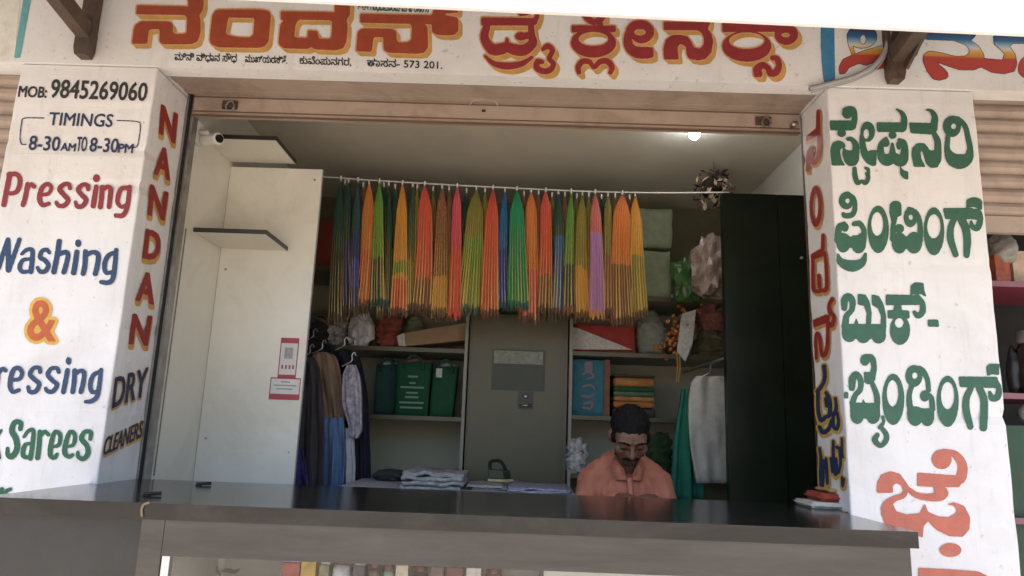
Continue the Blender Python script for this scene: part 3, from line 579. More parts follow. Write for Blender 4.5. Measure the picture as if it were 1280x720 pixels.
bracket(1119, 103, 1, 'brown iron wall bracket with a gusset above the green lettered pillar')
bm = BM(); cp = [aty(*q) for q in ((1113, 20, -.045), (1112, 45, -.04), (1106, 65, -.035), (1093, 82, -.03), (1070, 95, -.025), (1040, 104, -.022), (1012, 111, -.02))]
tube(bm, cr(cp, 6), .0105, 8); cp2 = [c + np.array((.003, -.004, -.018)) for c in cp[2:]]; tube(bm, cr(cp2, 6), .0028, 6)
tag(obj('grey_conduit', bm, PVC, None, True), 'grey flexible conduit curving down the wall beside the right bracket', 'conduit')

# ---- counter across the opening
cx0, cx1, cy0, cy1, zt = -1.528, 1.142, -.505, .262, 1.05
ct = thing('shop_counter', (-.2, -.1, -.02), 'dark brown laminate shop counter with a glass showcase below', 'counter')
bm = BM(); box(bm, cx0, cx1, cy0, -.002, 1.005, zt); box(bm, -1.49, cx1 + .035, -.0015, cy1, 1.005, zt); obj('countertop', bm, LAMI_TOP, ct, bevel=.003)
obj('fascia', boxes((-.995, 1.118, cy0 + .003, cy0 + .03, .907, 1.0045)), LAMI, ct, bevel=.002)
obj('corner_post', boxes((-1.062, -.997, cy0 + .004, cy0 + .075, -.02, 1.0045)), LAMI, ct, bevel=.003)
obj('front_panel', boxes((-1.525, -1.063, cy0 + .03, cy0 + .05, -.02, 1.0045)), LAMI_D, ct)
obj('end_panel', boxes((1.07, 1.118, cy0 + .031, -.004, -.02, 1.0045)), LAMI, ct); obj('end_panel', boxes((-1.525, -1.50, cy0 + .051, -.004, -.02, 1.0045)), LAMI_D, ct)
obj('back_board', boxes((-.99, 1.069, -.10, -.08, -.02, 1.0045)), WLAM, ct)
obj('inner_wall', boxes((-1.0, -.99, cy0 + .08, -.08, -.02, .905)), WLAM, ct)
ALU = mat('aluminium_strip', (.62, .62, .62, 1), .35, .1, 20, metal=.8)
obj('showcase_frame', boxes((-.994, -.972, cy0 + .008, cy0 + .03, -.02, .9065), (1.05, 1.0695, cy0 + .008, cy0 + .03, -.02, .9065), (-.971, 1.049, cy0 + .008, cy0 + .028, -.02, .04)), ALU, ct)
GLASS = bpy.data.materials.new('showcase_glass'); GLASS.use_nodes = True; n = N(GLASS); o_ = GLASS.node_tree.nodes['Material Output']
gm = n('MixShader', {0: n.math('MULTIPLY', n('Fresnel', {0: 1.45}).outputs[0], .8), 1: n('BsdfTransparent').outputs[0], 2: n('BsdfGlossy', {'Roughness': .03}).outputs[0]}); GLASS.node_tree.links.new(gm.outputs[0], o_.inputs[0])
obj('glass_pane', boxes((-.971, 1.049, cy0 + .014, cy0 + .018, .041, .9065)), GLASS, ct)
obj('glass_shelf', boxes((-.971, 1.049, cy0 + .08, -.104, .742, .75)), WLAM, ct)
for px, py in ((190, 620), (254, 607)):
    c = atz(px, py, zt); bm = BM(); tube(bm, [(c[0] - .022, c[1] - .01, zt + .006), (c[0] + .024, c[1] + .012, zt + .008)], .006, 8); box(bm, c[0] - .024, c[0] - .006, c[1] - .014, c[1] + .004, zt + .0005, zt + .004)
    tag(obj('flap_latch', bm, DARK), 'small dark flap latch on the counter, ' + ('nearer the front corner' if px < 200 else 'by the white panel'), 'latch')
c = atz(168, 630, 1.03); bm = BM(); tube(bm, cr([(-1.045, cy0 - .002, 1.052), (-1.06, cy0 - .0035, 1.045), (-1.064, cy0 - .0035, 1.03), (-1.06, cy0 - .0035, 1.012)], 5), .0035, 6)
obj('chipped_edge', bm, mat('raw_board', (.20, .16, .09, 1), .9), ct)
# things in the showcase
PK = [('red', (.30, .035, .025)), ('yellow', (.50, .33, .03)), ('silver', (.6, .6, .62)), ('brown', (.10, .06, .04)), ('cream', (.55, .48, .36)), ('green', (.16, .26, .17)), ('maroon', (.12, .015, .02)), ('white', (.66, .64, .6)), ('dark', (.03, .03, .03)), ('olive', (.2, .19, .08))]
PKd = dict(PK)
def pack(px0, px1, ptop, col, shape, label, y=-.30, cat='packet'):
    ptop -= 9 if shape != 'jar' else 7
    c = aty((px0 + px1) / 2, ptop, y); r = abs(aty(px1, ptop, y)[0] - aty(px0, ptop, y)[0]) / 2; h = c[2] - .7505
    m = mat('pack_' + col, (*PKd[col], 1), .35, .35, 26, .03)
    t = thing('display_jar' if shape == 'jar' else 'display_packet', (c[0], y, .7505), label, 'jar' if shape == 'jar' else cat, 'goods in the glass showcase')
    if shape == 'jar':
        obj('jar', lathe(BM(), (c[0], y, .7505), [(r * .9, 0), (r, .01), (r, h * .72), (r * .8, h * .82)], 16), m, t, True)
        obj('lid', lathe(BM(), (c[0], y, .7505), [(r * .82, h * .825), (r * .85, h * .84), (r * .85, h), (0, h)], 16), mat('pack_' + ('maroon' if col != 'maroon' else 'cream'), (*PKd['maroon' if col != 'maroon' else 'cream'], 1), .35, .35, 26, .03), t, True)
    else:
        obj('packet', boxes((c[0] - r, c[0] + r, y - .02, y + .03, .7505, .7505 + h * .9)), m, t, bevel=.006)
        obj('flap', boxes((c[0] - r * .9, c[0] + r * .9, y - .006, y + .008, .7505 + h * .9, .7505 + h)), mat('pack_white', (*PKd['white'], 1), .35, .35, 26, .03), t)
for a in ((356, 378, 706, 'red', 'p', 'red packet in the showcase beside the white panel'), (380, 398, 704, 'yellow', 'p', 'yellow packet in the showcase next to the red one'), (402, 414, 709, 'olive', 'j2', 'olive packet in the showcase left of the silver tin'), (418, 440, 701, 'silver', 'jar', 'shiny silver tin in the showcase with a maroon lid'),
          (444, 458, 710, 'dark', 'p', 'narrow dark packet in the showcase right of the silver tin'), (461, 478, 706, 'brown', 'jar', 'brown jar in the showcase left of the cream packet'), (480, 494, 709, 'green', 'jar', 'pale green jar in the showcase'), (497, 512, 707, 'cream', 'p', 'cream packet in the showcase between jars'), (516, 536, 711, 'dark', 'jar', 'black jar in the showcase'),
          (540, 556, 711, 'brown', 'p', 'brown packet in the showcase right of the black jar'), (560, 580, 712, 'maroon', 'p', 'maroon packet in the showcase'), (584, 602, 712, 'white', 'p', 'white packet in the showcase right of the maroon one'), (606, 630, 714, 'olive', 'jar', 'olive jar at the right end of the goods in the showcase')): pack(*a)
c = aty(760, 716, -.2); bm = BM()
for k in range(5): box(bm, .08 + .004 * k, .62 - .01 * k, -.33, -.13, .7505 + k * .026, .7505 + k * .026 + .024)
tag(obj('paper_stack', bm, CLOTHW), 'stack of cream paper in the right half of the showcase', 'paper')
# printed card with a twig of leaves on the back board, seen at the left of the showcase
t = thing('printed_card', (-.78, -.104, .8), 'cream card with a leaf print at the left end of the showcase', 'card')
obj('card', boxes((-.965, -.66, -.1085, -.1035, .7505, .93)), mat('cream_card', (.55, .50, .42, 1), .6, .05), t)
lf = word((200, 590, 5.333, 'S 300,640,10 350,620,35 385,640,10 ; S 410,660,10 450,655,30 500,665,25 530,645,8 ; S 290,700,10 370,655,30 400,690,10; S 260,650,10 300,690,30 330,730,10'))
lettering(t, on_front(-.1085), [(lf, mat('paint_leaf', (.20, .16, .12, 1), .6))], 'brown leaf print', 'leaf_print')

# ---- white corner shelf unit inside on the left
un = thing('corner_shelf_unit', (-1.3, .65, 0), 'white laminate corner unit with two high shelves and stickers', 'shelf unit')
yb = .8
obj('back_panel', boxes((-1.506, -1.036, yb, yb + .02, .0, 2.557)), WLAM, un, bevel=.002)
obj('side_panel', boxes((-1.5285, -1.508, .34, yb + .02, 0, 2.583)), WLAM, un)
bm = BM()
for x, z in ((-1.47, 2.02), (-1.47, 1.2), (-1.07, 2.5), (-1.07, 1.15)): tube(bm, [(x, yb, z), (x, yb - .003, z)], .006, 8)
obj('screw_caps', bm, STEEL, un)
for z in (2.582, 2.126):
    o = obj('shelf', boxes((-1.506, -1.176, .498, yb - .002, z, z + .016)), WLAM, un)
    obj('edge_band', boxes((-1.506, -1.171, .492, .4975, z - .001, z + .019), (-1.1755, -1.171, .4985, yb - .002, z - .001, z + .019)), EDGE, o)
obj('edge_band', boxes((-1.0355, -1.033, yb + .001, yb + .019, 0, 2.557)), mat('grey_edge', (.4, .4, .37, 1), .5), un)
obj('glass_strip', boxes((-1.507, -1.503, .42, .425, 1.05, 2.12)), STEEL, un)
def sticker(q, head, foot, label):
    a, b = aty(q[0], q[3], yb - .002), aty(q[2], q[1], yb - .002)
    t = thing('sticker', ((a[0] + b[0]) / 2, yb - .002, (a[2] + b[2]) / 2), label, 'sticker', 'stickers on the white panel'); x0, x1, z0, z1 = a[0], b[0], a[2], b[2]
    obj('sheet', boxes((x0, x1, yb - .0015, yb - .0002, z0, z1)), mat('sticker_white', (.62, .60, .57, 1), .4), t)
    rm = mat('sticker_red', (.36, .03, .05, 1), .4); hz = z1 - z0
    bs = [(x0 - .001, x1 + .001, yb - .003, yb - .0018, z1 - hz * head, z1 + .0005), (x0 - .001, x1 + .001, yb - .003, yb - .0018, z0 - .0005, z0 + hz * foot)]
    bs += [(x0 - .001, x0 + .003, yb - .003, yb - .0018, z0 + hz * foot + .0002, z1 - hz * head - .0002), (x1 - .003, x1 + .001, yb - .003, yb - .0018, z0 + hz * foot + .0002, z1 - hz * head - .0002)]
    obj('red_border', boxes(*bs), rm, t)
    gm_ = mat('sticker_grey', (.30, .29, .31, 1), .5, .2, 60); wx = x1 - x0
    if head > .12: obj('blank_panel', boxes((x0 + wx * .25, x0 + wx * .72, yb - .0028, yb - .0017, z0 + hz * .48, z0 + hz * .76)), gm_, t); obj('marks', boxes(*[(x0 + wx * k, x0 + wx * (k + .1), yb - .0028, yb - .0017, z0 + hz * .22, z0 + hz * .32) for k in (.15, .36, .56, .76)]), mat('sticker_mark', (.30, .08, .12, 1), .5), t)
    else: obj('marks', boxes(*[(x0 + wx * a_, x0 + wx * b_, yb - .0028, yb - .0017, z0 + hz * c_, z0 + hz * (c_ + .06)) for a_, b_, c_ in ((.35, .65, .78), (.12, .88, .62), (.22, .75, .46))]), gm_, t)
sticker((347, 423, 374, 472), .13, .08, 'tall red and white payment sticker on the white panel')
sticker((336, 473, 376, 499), .05, .26, 'wide red bordered notice sticker below the tall one')

# ---- CCTV camera
c = aty(243, 168, .40); cm = thing('security_camera', tuple(c), 'white security camera in the top left corner of the opening', 'security camera')
x, y, z = -1.506, .40, c[2]
obj('wall_plate', boxes((x - .0, x + .014, y - .035, y + .035, z - .045, z + .06)), CLOTHW, cm, bevel=.004)
bm = BM(); tube(bm, [(x + .015, y, z + .01), (x + .05, y, z + .01), (x + .07, y, z - .01)], .012, 10); obj('arm', bm, CLOTHW, cm, True)
bm = BM(); tube(bm, [(x + .03, y + .03, z - .016), (x + .032, y + .03, z - .016), (x + .115, y - .02, z - .026), (x + .117, y - .021, z - .026)], [.02, .028, .028, .024], 16); obj('body', bm, CLOTHW, cm, False)
bm = BM(); tube(bm, [(x + .1172, y - .0212, z - .026), (x + .123, y - .025, z - .027)], .019, 14); obj('lens', bm, BLACKG, cm)

# ---- black cabinet inside on the right
cb = thing('black_cabinet', (1.25, .78, 0), "tall black glossy cabinet front inside on the right", 'cabinet')
obj("frame", boxes((.983, 1.518, .775, .80, 0, 2.486)), BLACKG, cb, bevel=.003)
obj('door', boxes((.983, 1.2505, .752, .773, .02, 2.482)), BLACKG, cb, bevel=.002); obj('door', boxes((1.2535, 1.516, .752, .773, .02, 2.482)), BLACKG, cb, bevel=.002)
c = aty(1001, 323, .745); bm = BM(); tube(bm, [(c[0], .752, c[2]), (c[0], .735, c[2])], .005, 8); ball(bm, (c[0], .733, c[2]), .009, 2); obj('knob', bm, STEEL, cb, True)

# ---- steel almirah at the back
al = thing('steel_almirah', (0, 1.9, 0), 'olive painted steel almirah standing between the shelf bays', 'almirah')
ax0, ax1, ay = -.306, .294, 1.7
obj('carcass', boxes((ax0, ax1, ay, 2.25, .06, 1.985)), ALMI, al, bevel=.006)
obj('door', boxes((ax0 + .012, ax1 - .03, ay - .016, ay - .0005, .1, 1.965)), ALMI, al, bevel=.004)
a, b = aty(614, 487, ay - .02), aty(682, 438, ay - .02)
obj('recessed_plate', boxes((a[0], b[0], ay - .0195, ay - .0165, a[2], b[2])), ALMI_D, al)
a1, b1 = aty(617, 454, ay - .02), aty(679, 440, ay - .02); obj('label_strip', boxes((a1[0], b1[0], ay - .0225, ay - .02, a1[2], b1[2])), mat('faded_label', (.24, .25, .20, 1), .6, .3, 40), al)
c = aty(657, 501, ay - .02); bm = boxes((c[0] - .045, c[0] + .045, ay - .022, ay - .0165, c[2] - .05, c[2] + .055)); o = obj('lock_plate', bm, ALMI_D, al, bevel=.004)
bm = BM(); tube(bm, [(c[0] - .035, ay - .045, c[2] - .03), (c[0] + .035, ay - .045, c[2] - .028)], .007, 8); tube(bm, [(c[0], ay - .022, c[2] - .029), (c[0], ay - .045, c[2] - .029)], .008, 8); ball(bm, (c[0], ay - .024, c[2] + .025), (.014, .006, .014)); obj('handle', bm, STEEL, o, True)

# ---- shelf bays along the back wall and the right wall
SHB = mat('shelf_back', (.47, .445, .33, 1), .5, .06, 3, .03); SHE = mat('shelf_board', (.30, .29, .23, 1), .5, .1, 6)
def bay(x0, x1, zs, label, yf=1.72, divs=()):
    t = thing('shelf_bay', ((x0 + x1) / 2, 2.0, 0), label, 'shelves')
    obj('back_panel', boxes((x0, x1, 2.27, 2.285, 0, 2.26)), SHB, t)
    for z in zs:
        o = obj('shelf', boxes((x0 + .021, x1 - .021, yf, 2.268, z - .022, z)), SHE, t); obj('edge_band', boxes((x0 + .021, x1 - .021, yf - .004, yf - .0005, z - .024, z + .001)), ALMI, o)
    for i, x in enumerate((x0, x1 - .02) + tuple(divs)): obj('upright', boxes((x, x + .02, yf, 2.268, 0, 2.26)) if i < 2 else boxes((x, x + .02, yf + .002, 2.267, zs[0] + .001, zs[1] - .023)), SHE, t)
    return t
zU, zM = aty(500, 434, 1.72)[2], aty(520, 520, 1.72)[2]
zUr, zMr = aty(800, 442, 1.72)[2], aty(800, 522, 1.72)[2]
bay(-1.525, -.318, (zM, zU, 2.262), 'pale shelf bay on the back wall left of the almirah')
zLr = aty(720, 592, 1.72)[2]
bay(.306, 1.515, (zLr, zMr, zUr, aty(820, 372, 1.72)[2]), 'pale shelf bay on the back wall right of the almirah', divs=())
p1, p2 = atx(903, 330, 1.30), atx(832, 374, 1.30)
ws_ = thing('wall_shelf', (1.4, 1.5, 2.1), 'deep side shelf along the right wall above the black cabinet edge', 'shelf')
obj('board', boxes((1.20, 1.518, 1.225, 1.70, 2.055, 2.075)), SHE, ws_); obj('edge_band', boxes((1.196, 1.1995, 1.225, 1.70, 2.053, 2.077)), EDGE, ws_)

# ---- low ironing table with papers
tb = thing('ironing_table', (-.1, 1.1, 0), 'white topped ironing table left of the seated man', 'table')
obj('table_top', boxes((-.84, .292, .82, 1.55, .955, .985)), mat('table_edge_white', (.62, .61, .58, 1), .6, .08), tb, bevel=.003)
obj('table_cover', boxes((-.835, .287, .826, 1.545, .986, 1.0)), mat('printed_cover', (.36, .36, .40, 1), .9, .3, 30, .3), tb, bevel=.004)
for x in (-.80, .25):
    for y in (.86, 1.5): obj('leg', boxes((x - .02, x + .02, y - .02, y + .02, 0, .9545)), ALMI_D, tb)
def sheets(name, x0, x1, y0, y1, z, nn, label, m, seed, cat='paper', th=.012):
    r = random.Random(seed); bm = BM()
    for k in range(nn):
        j = lambda: r.uniform(-.012, .012)
        b2 = BM(); bmesh.ops.create_grid(b2, x_segments=14, y_segments=10, size=.5)
        for v in b2.verts:
            u, q = v.co.x + .5, v.co.y + .5
            v.co = Vector((x0 + (x1 - x0) * u + .01 * noise.noise((u * 3, k, seed)), y0 + (y1 - y0) * q + .01 * noise.noise((q * 3, k, seed + 5)), z + th * (k + .6) + th * .9 * noise.noise((u * 4, q * 4, seed + k))))
        b2.transform(Matrix.Translation((j(), j(), 0))); g = bmesh.ops.extrude_face_region(b2, geom=b2.faces[:]); bmesh.ops.translate(b2, vec=(0, 0, -th * .8), verts=[v for v in g['geom'] if isinstance(v, bmesh.types.BMVert)])
        me = bpy.data.meshes.new('x'); b2.to_mesh(me); b2.free(); bm.from_mesh(me); bpy.data.meshes.remove(me)
    bmesh.ops.recalc_face_normals(bm, faces=bm.faces[:])
    return tag(obj(name, bm, m, None, True), label, cat)
sheets('newspaper_stack', -.54, -.25, .84, 1.25, 1.003, 4, 'untidy stack of newspapers at the left end of the table', mat('grey_newsprint', (.30, .30, .30, 1), .85, .4, 50, .1, 60), 1, 'newspapers', .020)
sheets('newspaper_stack', -.22, -.05, .9, 1.3, 1.003, 2, 'thin pile of newspapers in the middle of the table', mat('grey_newsprint', (.30, .30, .30, 1), .85, .4, 50, .1, 60), 2, 'newspapers', .012)
sheets('printed_cloth', -.03, .27, .86, 1.3, 1.003, 2, 'folded blue-grey printed cloth on the table beside the man', mat('printed_blue', (.28, .28, .36, 1), .9, .5, 45, .2), 3, 'cloth', .01)
c = aty(625, 590, 1.15); ir = thing('clothes_iron', (c[0], 1.15, 1.03), 'small dark clothes iron standing on the table before the almirah', 'iron')
x, y, z = c[0], 1.15, 1.028
bm = BM(); prism(bm, [(x - .06, y - .03, z), (x - .06, y + .04, z), (x + .02, y + .045, z), (x + .07, y + .005, z), (x + .02, y - .035, z)], (0, 0, .012)); obj('sole_plate', bm, mat('brassy', (.45, .38, .2, 1), .4), ir)
bm = BM(); prism(bm, [(x - .055, y - .025, z + .0125), (x - .055, y + .035, z + .0125), (x + .02, y + .038, z + .0125), (x + .06, y + .005, z + .0125), (x + .02, y - .028, z + .0125)], (-.008, 0, .045)); obj('body', bm, mat('dark_olive_enamel', (.03, .04, .02, 1), .4), ir, bevel=.004)
bm = BM(); tube(bm, cr([(x - .05, y, z + .05), (x - .05, y, z + .095), (x, y, z + .10), (x + .03, y, z + .055)], 5), .009, 8); obj('handle', bm, DARK, ir, True)
# ---- sarees clipped along a wire under the ceiling
YW = 1.25
wp = [tuple(aty(*q, YW)) for q in ((392, 220), (460, 225), (560, 231), (640, 235), (740, 239.5), (830, 241), (912, 240.5))]
tag(obj('hanging_wire', tube(BM(), cr(wp, 6), .0045, 6), mat('white_wire', (.62, .62, .58, 1), .5), None, True), 'pale wire stretched across the shop carrying the sarees', 'wire')
wx = np.array([p[0] for p in cr(wp, 6)]); wz = np.array([p[2] for p in cr(wp, 6)])
GLD = (.60, .40, .10)
def saree_mat(name, c1, c2, split, c3=None, band=None, edge=.6, printed=0):
    m = bpy.data.materials.new('saree_' + name); m.use_nodes = True; n = N(m); p = m.node_tree.nodes['Principled BSDF']; L = m.node_tree.links
    sx = n('SeparateXYZ', {0: n('TexCoord').outputs['UV']}); U, Vv = sx.outputs[0], sx.outputs[1]
    wob = n('TexNoise', {'Vector': n('TexCoord').outputs['Object'], 'Scale': 22, 'Detail': 3}).outputs[0]
    v2 = n.math('ADD', Vv, n.math('MULTIPLY', n.math('SUBTRACT', wob, .5), .10))
    c = n.mix(n.math('GREATER_THAN', v2, split), (*c1, 1), (*c2, 1))
    if band: c = n.mix(n.math('MULTIPLY', n.math('GREATER_THAN', v2, band[0]), n.math('LESS_THAN', v2, band[1])), c, (*band[2], 1))
    tri = n.math('PINGPONG', n.math('MULTIPLY', U, 2.), 1.)
    fold = n.math('GREATER_THAN', tri, n.math('SUBTRACT', 1.10, n.math('MULTIPLY', Vv, n.math('MULTIPLY', edge, n.math('ADD', .55, n.math('MULTIPLY', wob, .7))))))
    c = n.mix(n.math('MULTIPLY', fold, .85), c, (*GLD, 1))
    tip = n.math('GREATER_THAN', v2, .945)
    c = n.mix(n.math('MULTIPLY', tip, .9), c, (*(c3 or (.09, .04, .015)), 1))
    vor = n('TexNoise', {'Vector': n('TexCoord').outputs['Object'], 'Scale': 120 if printed else 60, 'Detail': 2}).outputs[0]
    c = n.mix(n.math('MULTIPLY', n.ramp(vor, [(.55, (0, 0, 0)), (.66, (1, 1, 1))]), .75 if printed else .25), c, (*((GLD if printed else c2)), 1))
    L.new(c, p.inputs[0]); p.inputs['Roughness'].default_value = .5; p.inputs['Sheen Weight'].default_value = .3
    return m
O = (.62, .19, .035); ROR = (.60, .085, .045); PNK = (.62, .08, .11); DG = (.012, .06, .035); EG = (.008, .27, .10); LG = (.11, .29, .03); OLV = (.23, .20, .03); BL = (.012, .13, .30); NV = (.015, .035, .12); BRN = (.24, .085, .04); YO = (.62, .29, .035); LIL = (.46, .22, .46); DT = (.015, .07, .05)
SR = [  # top x, left and right at the foot, foot y, colours, label
    (424, 410, 428, 398, (DG, (.02, .03, .025), .5, None, None, .4), 'nearly black green saree at the left end of the wire'),
    (434, 426, 440, 392, (DG, NV, .45, None, None, .55), 'dark green and navy saree beside the black one'),
    (446, 436, 449, 384, (DT, NV, .4, None, (.6, .8, (.03, .06, .3)), .35), 'dark teal saree with a navy lower half'),
    (460, 443, 466, 384, (O, ROR, .55, None, None, .65, 1), 'patterned orange saree nearest the left end'),
    (473, 463, 481, 384, (LG, DG, .62, DG, None, .78), 'leaf green saree with gold pleats, left of the dark one'),
    (485, 480, 490, 380, (DG, DG, .5, DT, None, .4), 'narrow dark green saree left of the yellow-orange one'),
    (502, 487, 509, 388, (YO, ROR, .74, None, (.60, .70, (.16, .26, .02)), .55), 'yellow-orange saree with a green band'),
    (515, 508, 518, 386, (DT, OLV, .6, None, None, .6), 'narrow grey-green saree right of the yellow-orange one'),
    (530, 514, 538, 390, (ROR, BRN, .75, None, None, .62), 'red-orange saree left of the brown printed one'),
    (552, 538, 560, 393, (BRN, YO, .7, None, None, .65, 1), 'brown printed saree with gold specks'),
    (571, 560, 577, 393, (PNK, ROR, .5, ROR, None, .4), 'pinkish red slim saree'),
    (595, 568, 602, 389, (OLV, LG, .4, DT, None, .85), 'wide olive and gold fanned saree with dark tips'),
    (616, 600, 623, 393, (ROR, ROR, .6, None, None, .62), 'bright red saree right of the olive fan'),
    (631, 622, 637, 388, (BL, (.012, .06, .28), .5, DT, None, .4), 'blue saree left of the emerald one'),
    (646, 634, 661, 388, (EG, EG, .7, DT, None, .5), 'emerald green saree spreading wide'),
    (664, 654, 674, 394, (O, PNK, .6, None, None, .6), 'orange-red saree right of the emerald one'),
    (682, 671, 690, 390, (ROR, BRN, .7, None, None, .62), 'dull red saree left of the green and blue one'),
    (698, 688, 704, 390, (DG, BL, .35, None, (.35, .6, BL), .6), 'dark green saree with a blue middle'),
    (714, 703, 719, 393, (LG, DG, .6, BRN, None, .6), 'green saree right of the green and blue one'),
    (728, 718, 738, 395, (OLV, YO, .6, None, None, .72), 'olive gold saree left of the pink and lilac one'),
    (744, 736, 756, 388, ((.58, .16, .14), LIL, .33, YO, None, .42), 'saree pink above and lilac below'),
    (760, 752, 769, 395, (OLV, BRN, .5, None, None, .65), 'dark olive saree right of the pink and lilac one'),
    (778, 765, 794, 398, (O, BRN, .55, None, None, .68), 'orange-brown saree near the right end of the wire'),
    (794, 784, 810, 388, (YO, OLV, .5, None, None, .85), 'mustard gold saree at the right end of the wire')]
BK = [(430, 418, 436, 394, (DG, OLV, .6, None, None, .7)), (453, 444, 460, 390, (BRN, OLV, .5, None, None, .7)), (479, 470, 488, 391, (DG, DG, .5, None, None, .75)), (493, 484, 500, 389, (DG, OLV, .5, None, None, .6)), (521, 512, 529, 393, (OLV, BRN, .5, None, None, .75)), (541, 532, 550, 395, (OLV, BRN, .4, None, None, .8)), (561, 553, 571, 396, (BRN, OLV, .5, None, None, .75)), (583, 574, 592, 394, (DG, OLV, .5, None, None, .8)),
      (606, 597, 614, 394, (OLV, BRN, .5, None, None, .7)), (655, 648, 665, 396, (BRN, ROR, .5, None, None, .7)), (673, 664, 682, 396, (BRN, OLV, .5, None, None, .75)), (690, 682, 699, 395, (OLV, DG, .5, None, None, .8)), (706, 698, 714, 396, (BRN, OLV, .5, None, None, .75)), (721, 713, 731, 396, (OLV, BRN, .5, None, None, .7)), (736, 729, 746, 396, (OLV, OLV, .5, None, None, .8)), (752, 744, 762, 397, (DG, OLV, .5, None, None, .7)), (769, 760, 778, 399, (OLV, BRN, .5, None, None, .8)), (787, 779, 800, 397, (BRN, OLV, .5, None, None, .75))]
BACKLAB = 'dark gold-edged saree half hidden behind the brighter ones'
for i, (tx, bl, br, by, sp, label) in enumerate(SR + [(*b_, BACKLAB) for b_ in BK]):
    back = i >= len(SR); rr = random.Random(i); Y = YW + (.012 if i % 2 else -.012) + (.055 if back else 0)
    tc = aty(tx, 246, Y); X0 = tc[0]; zt_ = float(np.interp(X0, wx, wz)) - .022
    by += rr.uniform(-7, 5); L0, R0 = aty(bl, by, Y), aty(br, by, Y); zb_ = (L0[2] + R0[2]) / 2 - .012; bw = (R0[0] - L0[0]) * 1.05; n2 = max(4, int(bw / .0165)); rows = 30
    t = thing('hanging_saree', (X0, Y, zt_), label, 'saree', 'sarees half hidden in the back row' if back else 'sarees hanging from the wire')
    bm = BM(); uv = bm.loops.layers.uv.new('u'); G2 = []; nk = 4 * n2; jit = [rr.uniform(-.5, .5) for _ in range(nk + 1)]; sag = [rr.uniform(-.03, .012) for _ in range(nk + 1)]
    lean = rr.uniform(-.012, .012); wn = rr.uniform(.44, .66); tipv = rr.uniform(.12, .26)
    for r in range(rows + 1):
        v = (r / rows) ** 1.25; row = []
        for k in range(nk + 1):
            u = k / nk; w_ = bw * max(.16, min(1, (v / tipv) ** .55)) * (wn + (1 - wn) * v)
            cx_ = X0 * (1 - v) + (L0[0] + R0[0]) / 2 * v + lean * math.sin(v * 3.1)
            x = cx_ + (u - .5) * w_ + jit[k] * .007 * v; round_ = math.cos((u - .5) * math.pi)
            zig = (0, 1, 0, -1)[k % 4]
            y = Y - .028 * round_ * (.5 + .5 * v) + .013 * zig * (.2 + .8 * v) + .008 * noise.noise((x * 14, v * 3, i))
            z = zt_ + (zb_ - zt_) * v + sag[k] * v ** 4
            row.append(bm.verts.new((x, y, z)))
        G2.append(row)
    for r in range(rows):
        for k in range(nk):
            f = bm.faces.new((G2[r][k], G2[r][k + 1], G2[r + 1][k + 1], G2[r + 1][k]))
            for lp, (uu, vv_) in zip(f.loops, ((k, r), (k + 1, r), (k + 1, r + 1), (k, r + 1))): lp[uv].uv = ((uu - 1) / 4, (vv_ / rows) ** 1.25)
    obj('pleated_cloth', bm, saree_mat(str(i), *sp), t, True)
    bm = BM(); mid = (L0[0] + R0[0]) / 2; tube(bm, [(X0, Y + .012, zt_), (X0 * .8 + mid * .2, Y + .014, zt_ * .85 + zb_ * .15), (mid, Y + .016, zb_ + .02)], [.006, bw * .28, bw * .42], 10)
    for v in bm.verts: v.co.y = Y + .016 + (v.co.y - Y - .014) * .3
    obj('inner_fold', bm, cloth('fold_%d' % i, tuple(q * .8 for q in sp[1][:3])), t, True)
    bm = BM(); box(bm, X0 - .004, X0 + .004, Y - .006, Y + .006, zt_ - .004, zt_ + .03); obj('clip', bm, CLOTHW, t)

# ---- hanging ornament, bulb, tube light
c = aty(893, 232, 1.38); zc = 2.9; c0 = np.array((c[0], 1.38, 2.9))
om = thing('hanging_ornament', tuple(c), 'brown and cream dried leaf ornament hanging from the ceiling on a thread', 'ornament')
obj('thread', tube(BM(), [tuple(c0), (c[0], 1.38, c[2] + .05)], .0018, 5), DARK, om)
bm = BM(); rr = random.Random(4)
for k in range(120):
    th, ph = rr.uniform(0, 6.28), math.acos(rr.uniform(-1, 1)); d = Vector((math.sin(ph) * math.cos(th) * .115, math.sin(ph) * math.sin(th) * .09, math.cos(ph) * .10 - (.05 if rr.random() < .25 else 0)))
    o_ = Vector(c) + d * rr.uniform(.55, 1.1); a = Vector((rr.gauss(0, 1), rr.gauss(0, 1), rr.gauss(0, 1))).normalized(); b = a.cross(d).normalized(); l, w_ = rr.uniform(.018, .036), rr.uniform(.008, .016)
    q = [o_ - a * l, o_ + b * w_ + d * .06, o_ + a * l, o_ - b * w_ + d * .06]; vs_ = [bm.verts.new(p_) for p_ in q]
    f = bm.faces.new(vs_); f.material_index = rr.choice((0, 0, 1, 1, 2, 2, 3))
obj('leaves', bm, [cloth('leaf_dark', (.02, .012, .010)), cloth('leaf_brown', (.13, .06, .035)), cloth('leaf_cream', (.50, .40, .27)), cloth('leaf_wine', (.12, .03, .05))], om)
obj('core', lump(tuple(c), (.06, .05, .055), .3, 20, 3, 3, False), cloth('leaf_dark', (.02, .012, .010)), om)
c = atz(868, 168, 2.845); y = c[1]; bl_ = thing('led_bulb', (c[0], y, 2.9), 'small lit white bulb under the ceiling', 'bulb')
em = bpy.data.materials.new('lit_bulb'); em.use_nodes = True; p = em.node_tree.nodes['Principled BSDF']; p.inputs['Emission Color'].default_value = (.92, .96, 1, 1); p.inputs['Emission Strength'].default_value = 30
bm = BM(); ball(bm, (c[0], y, 2.845), .029, 3); obj('globe', bm, em, bl_, True)
obj('holder', lathe(BM(), (c[0], y, 2.866), [(.020, 0), (.022, .035)], 14), CLOTHW, bl_)
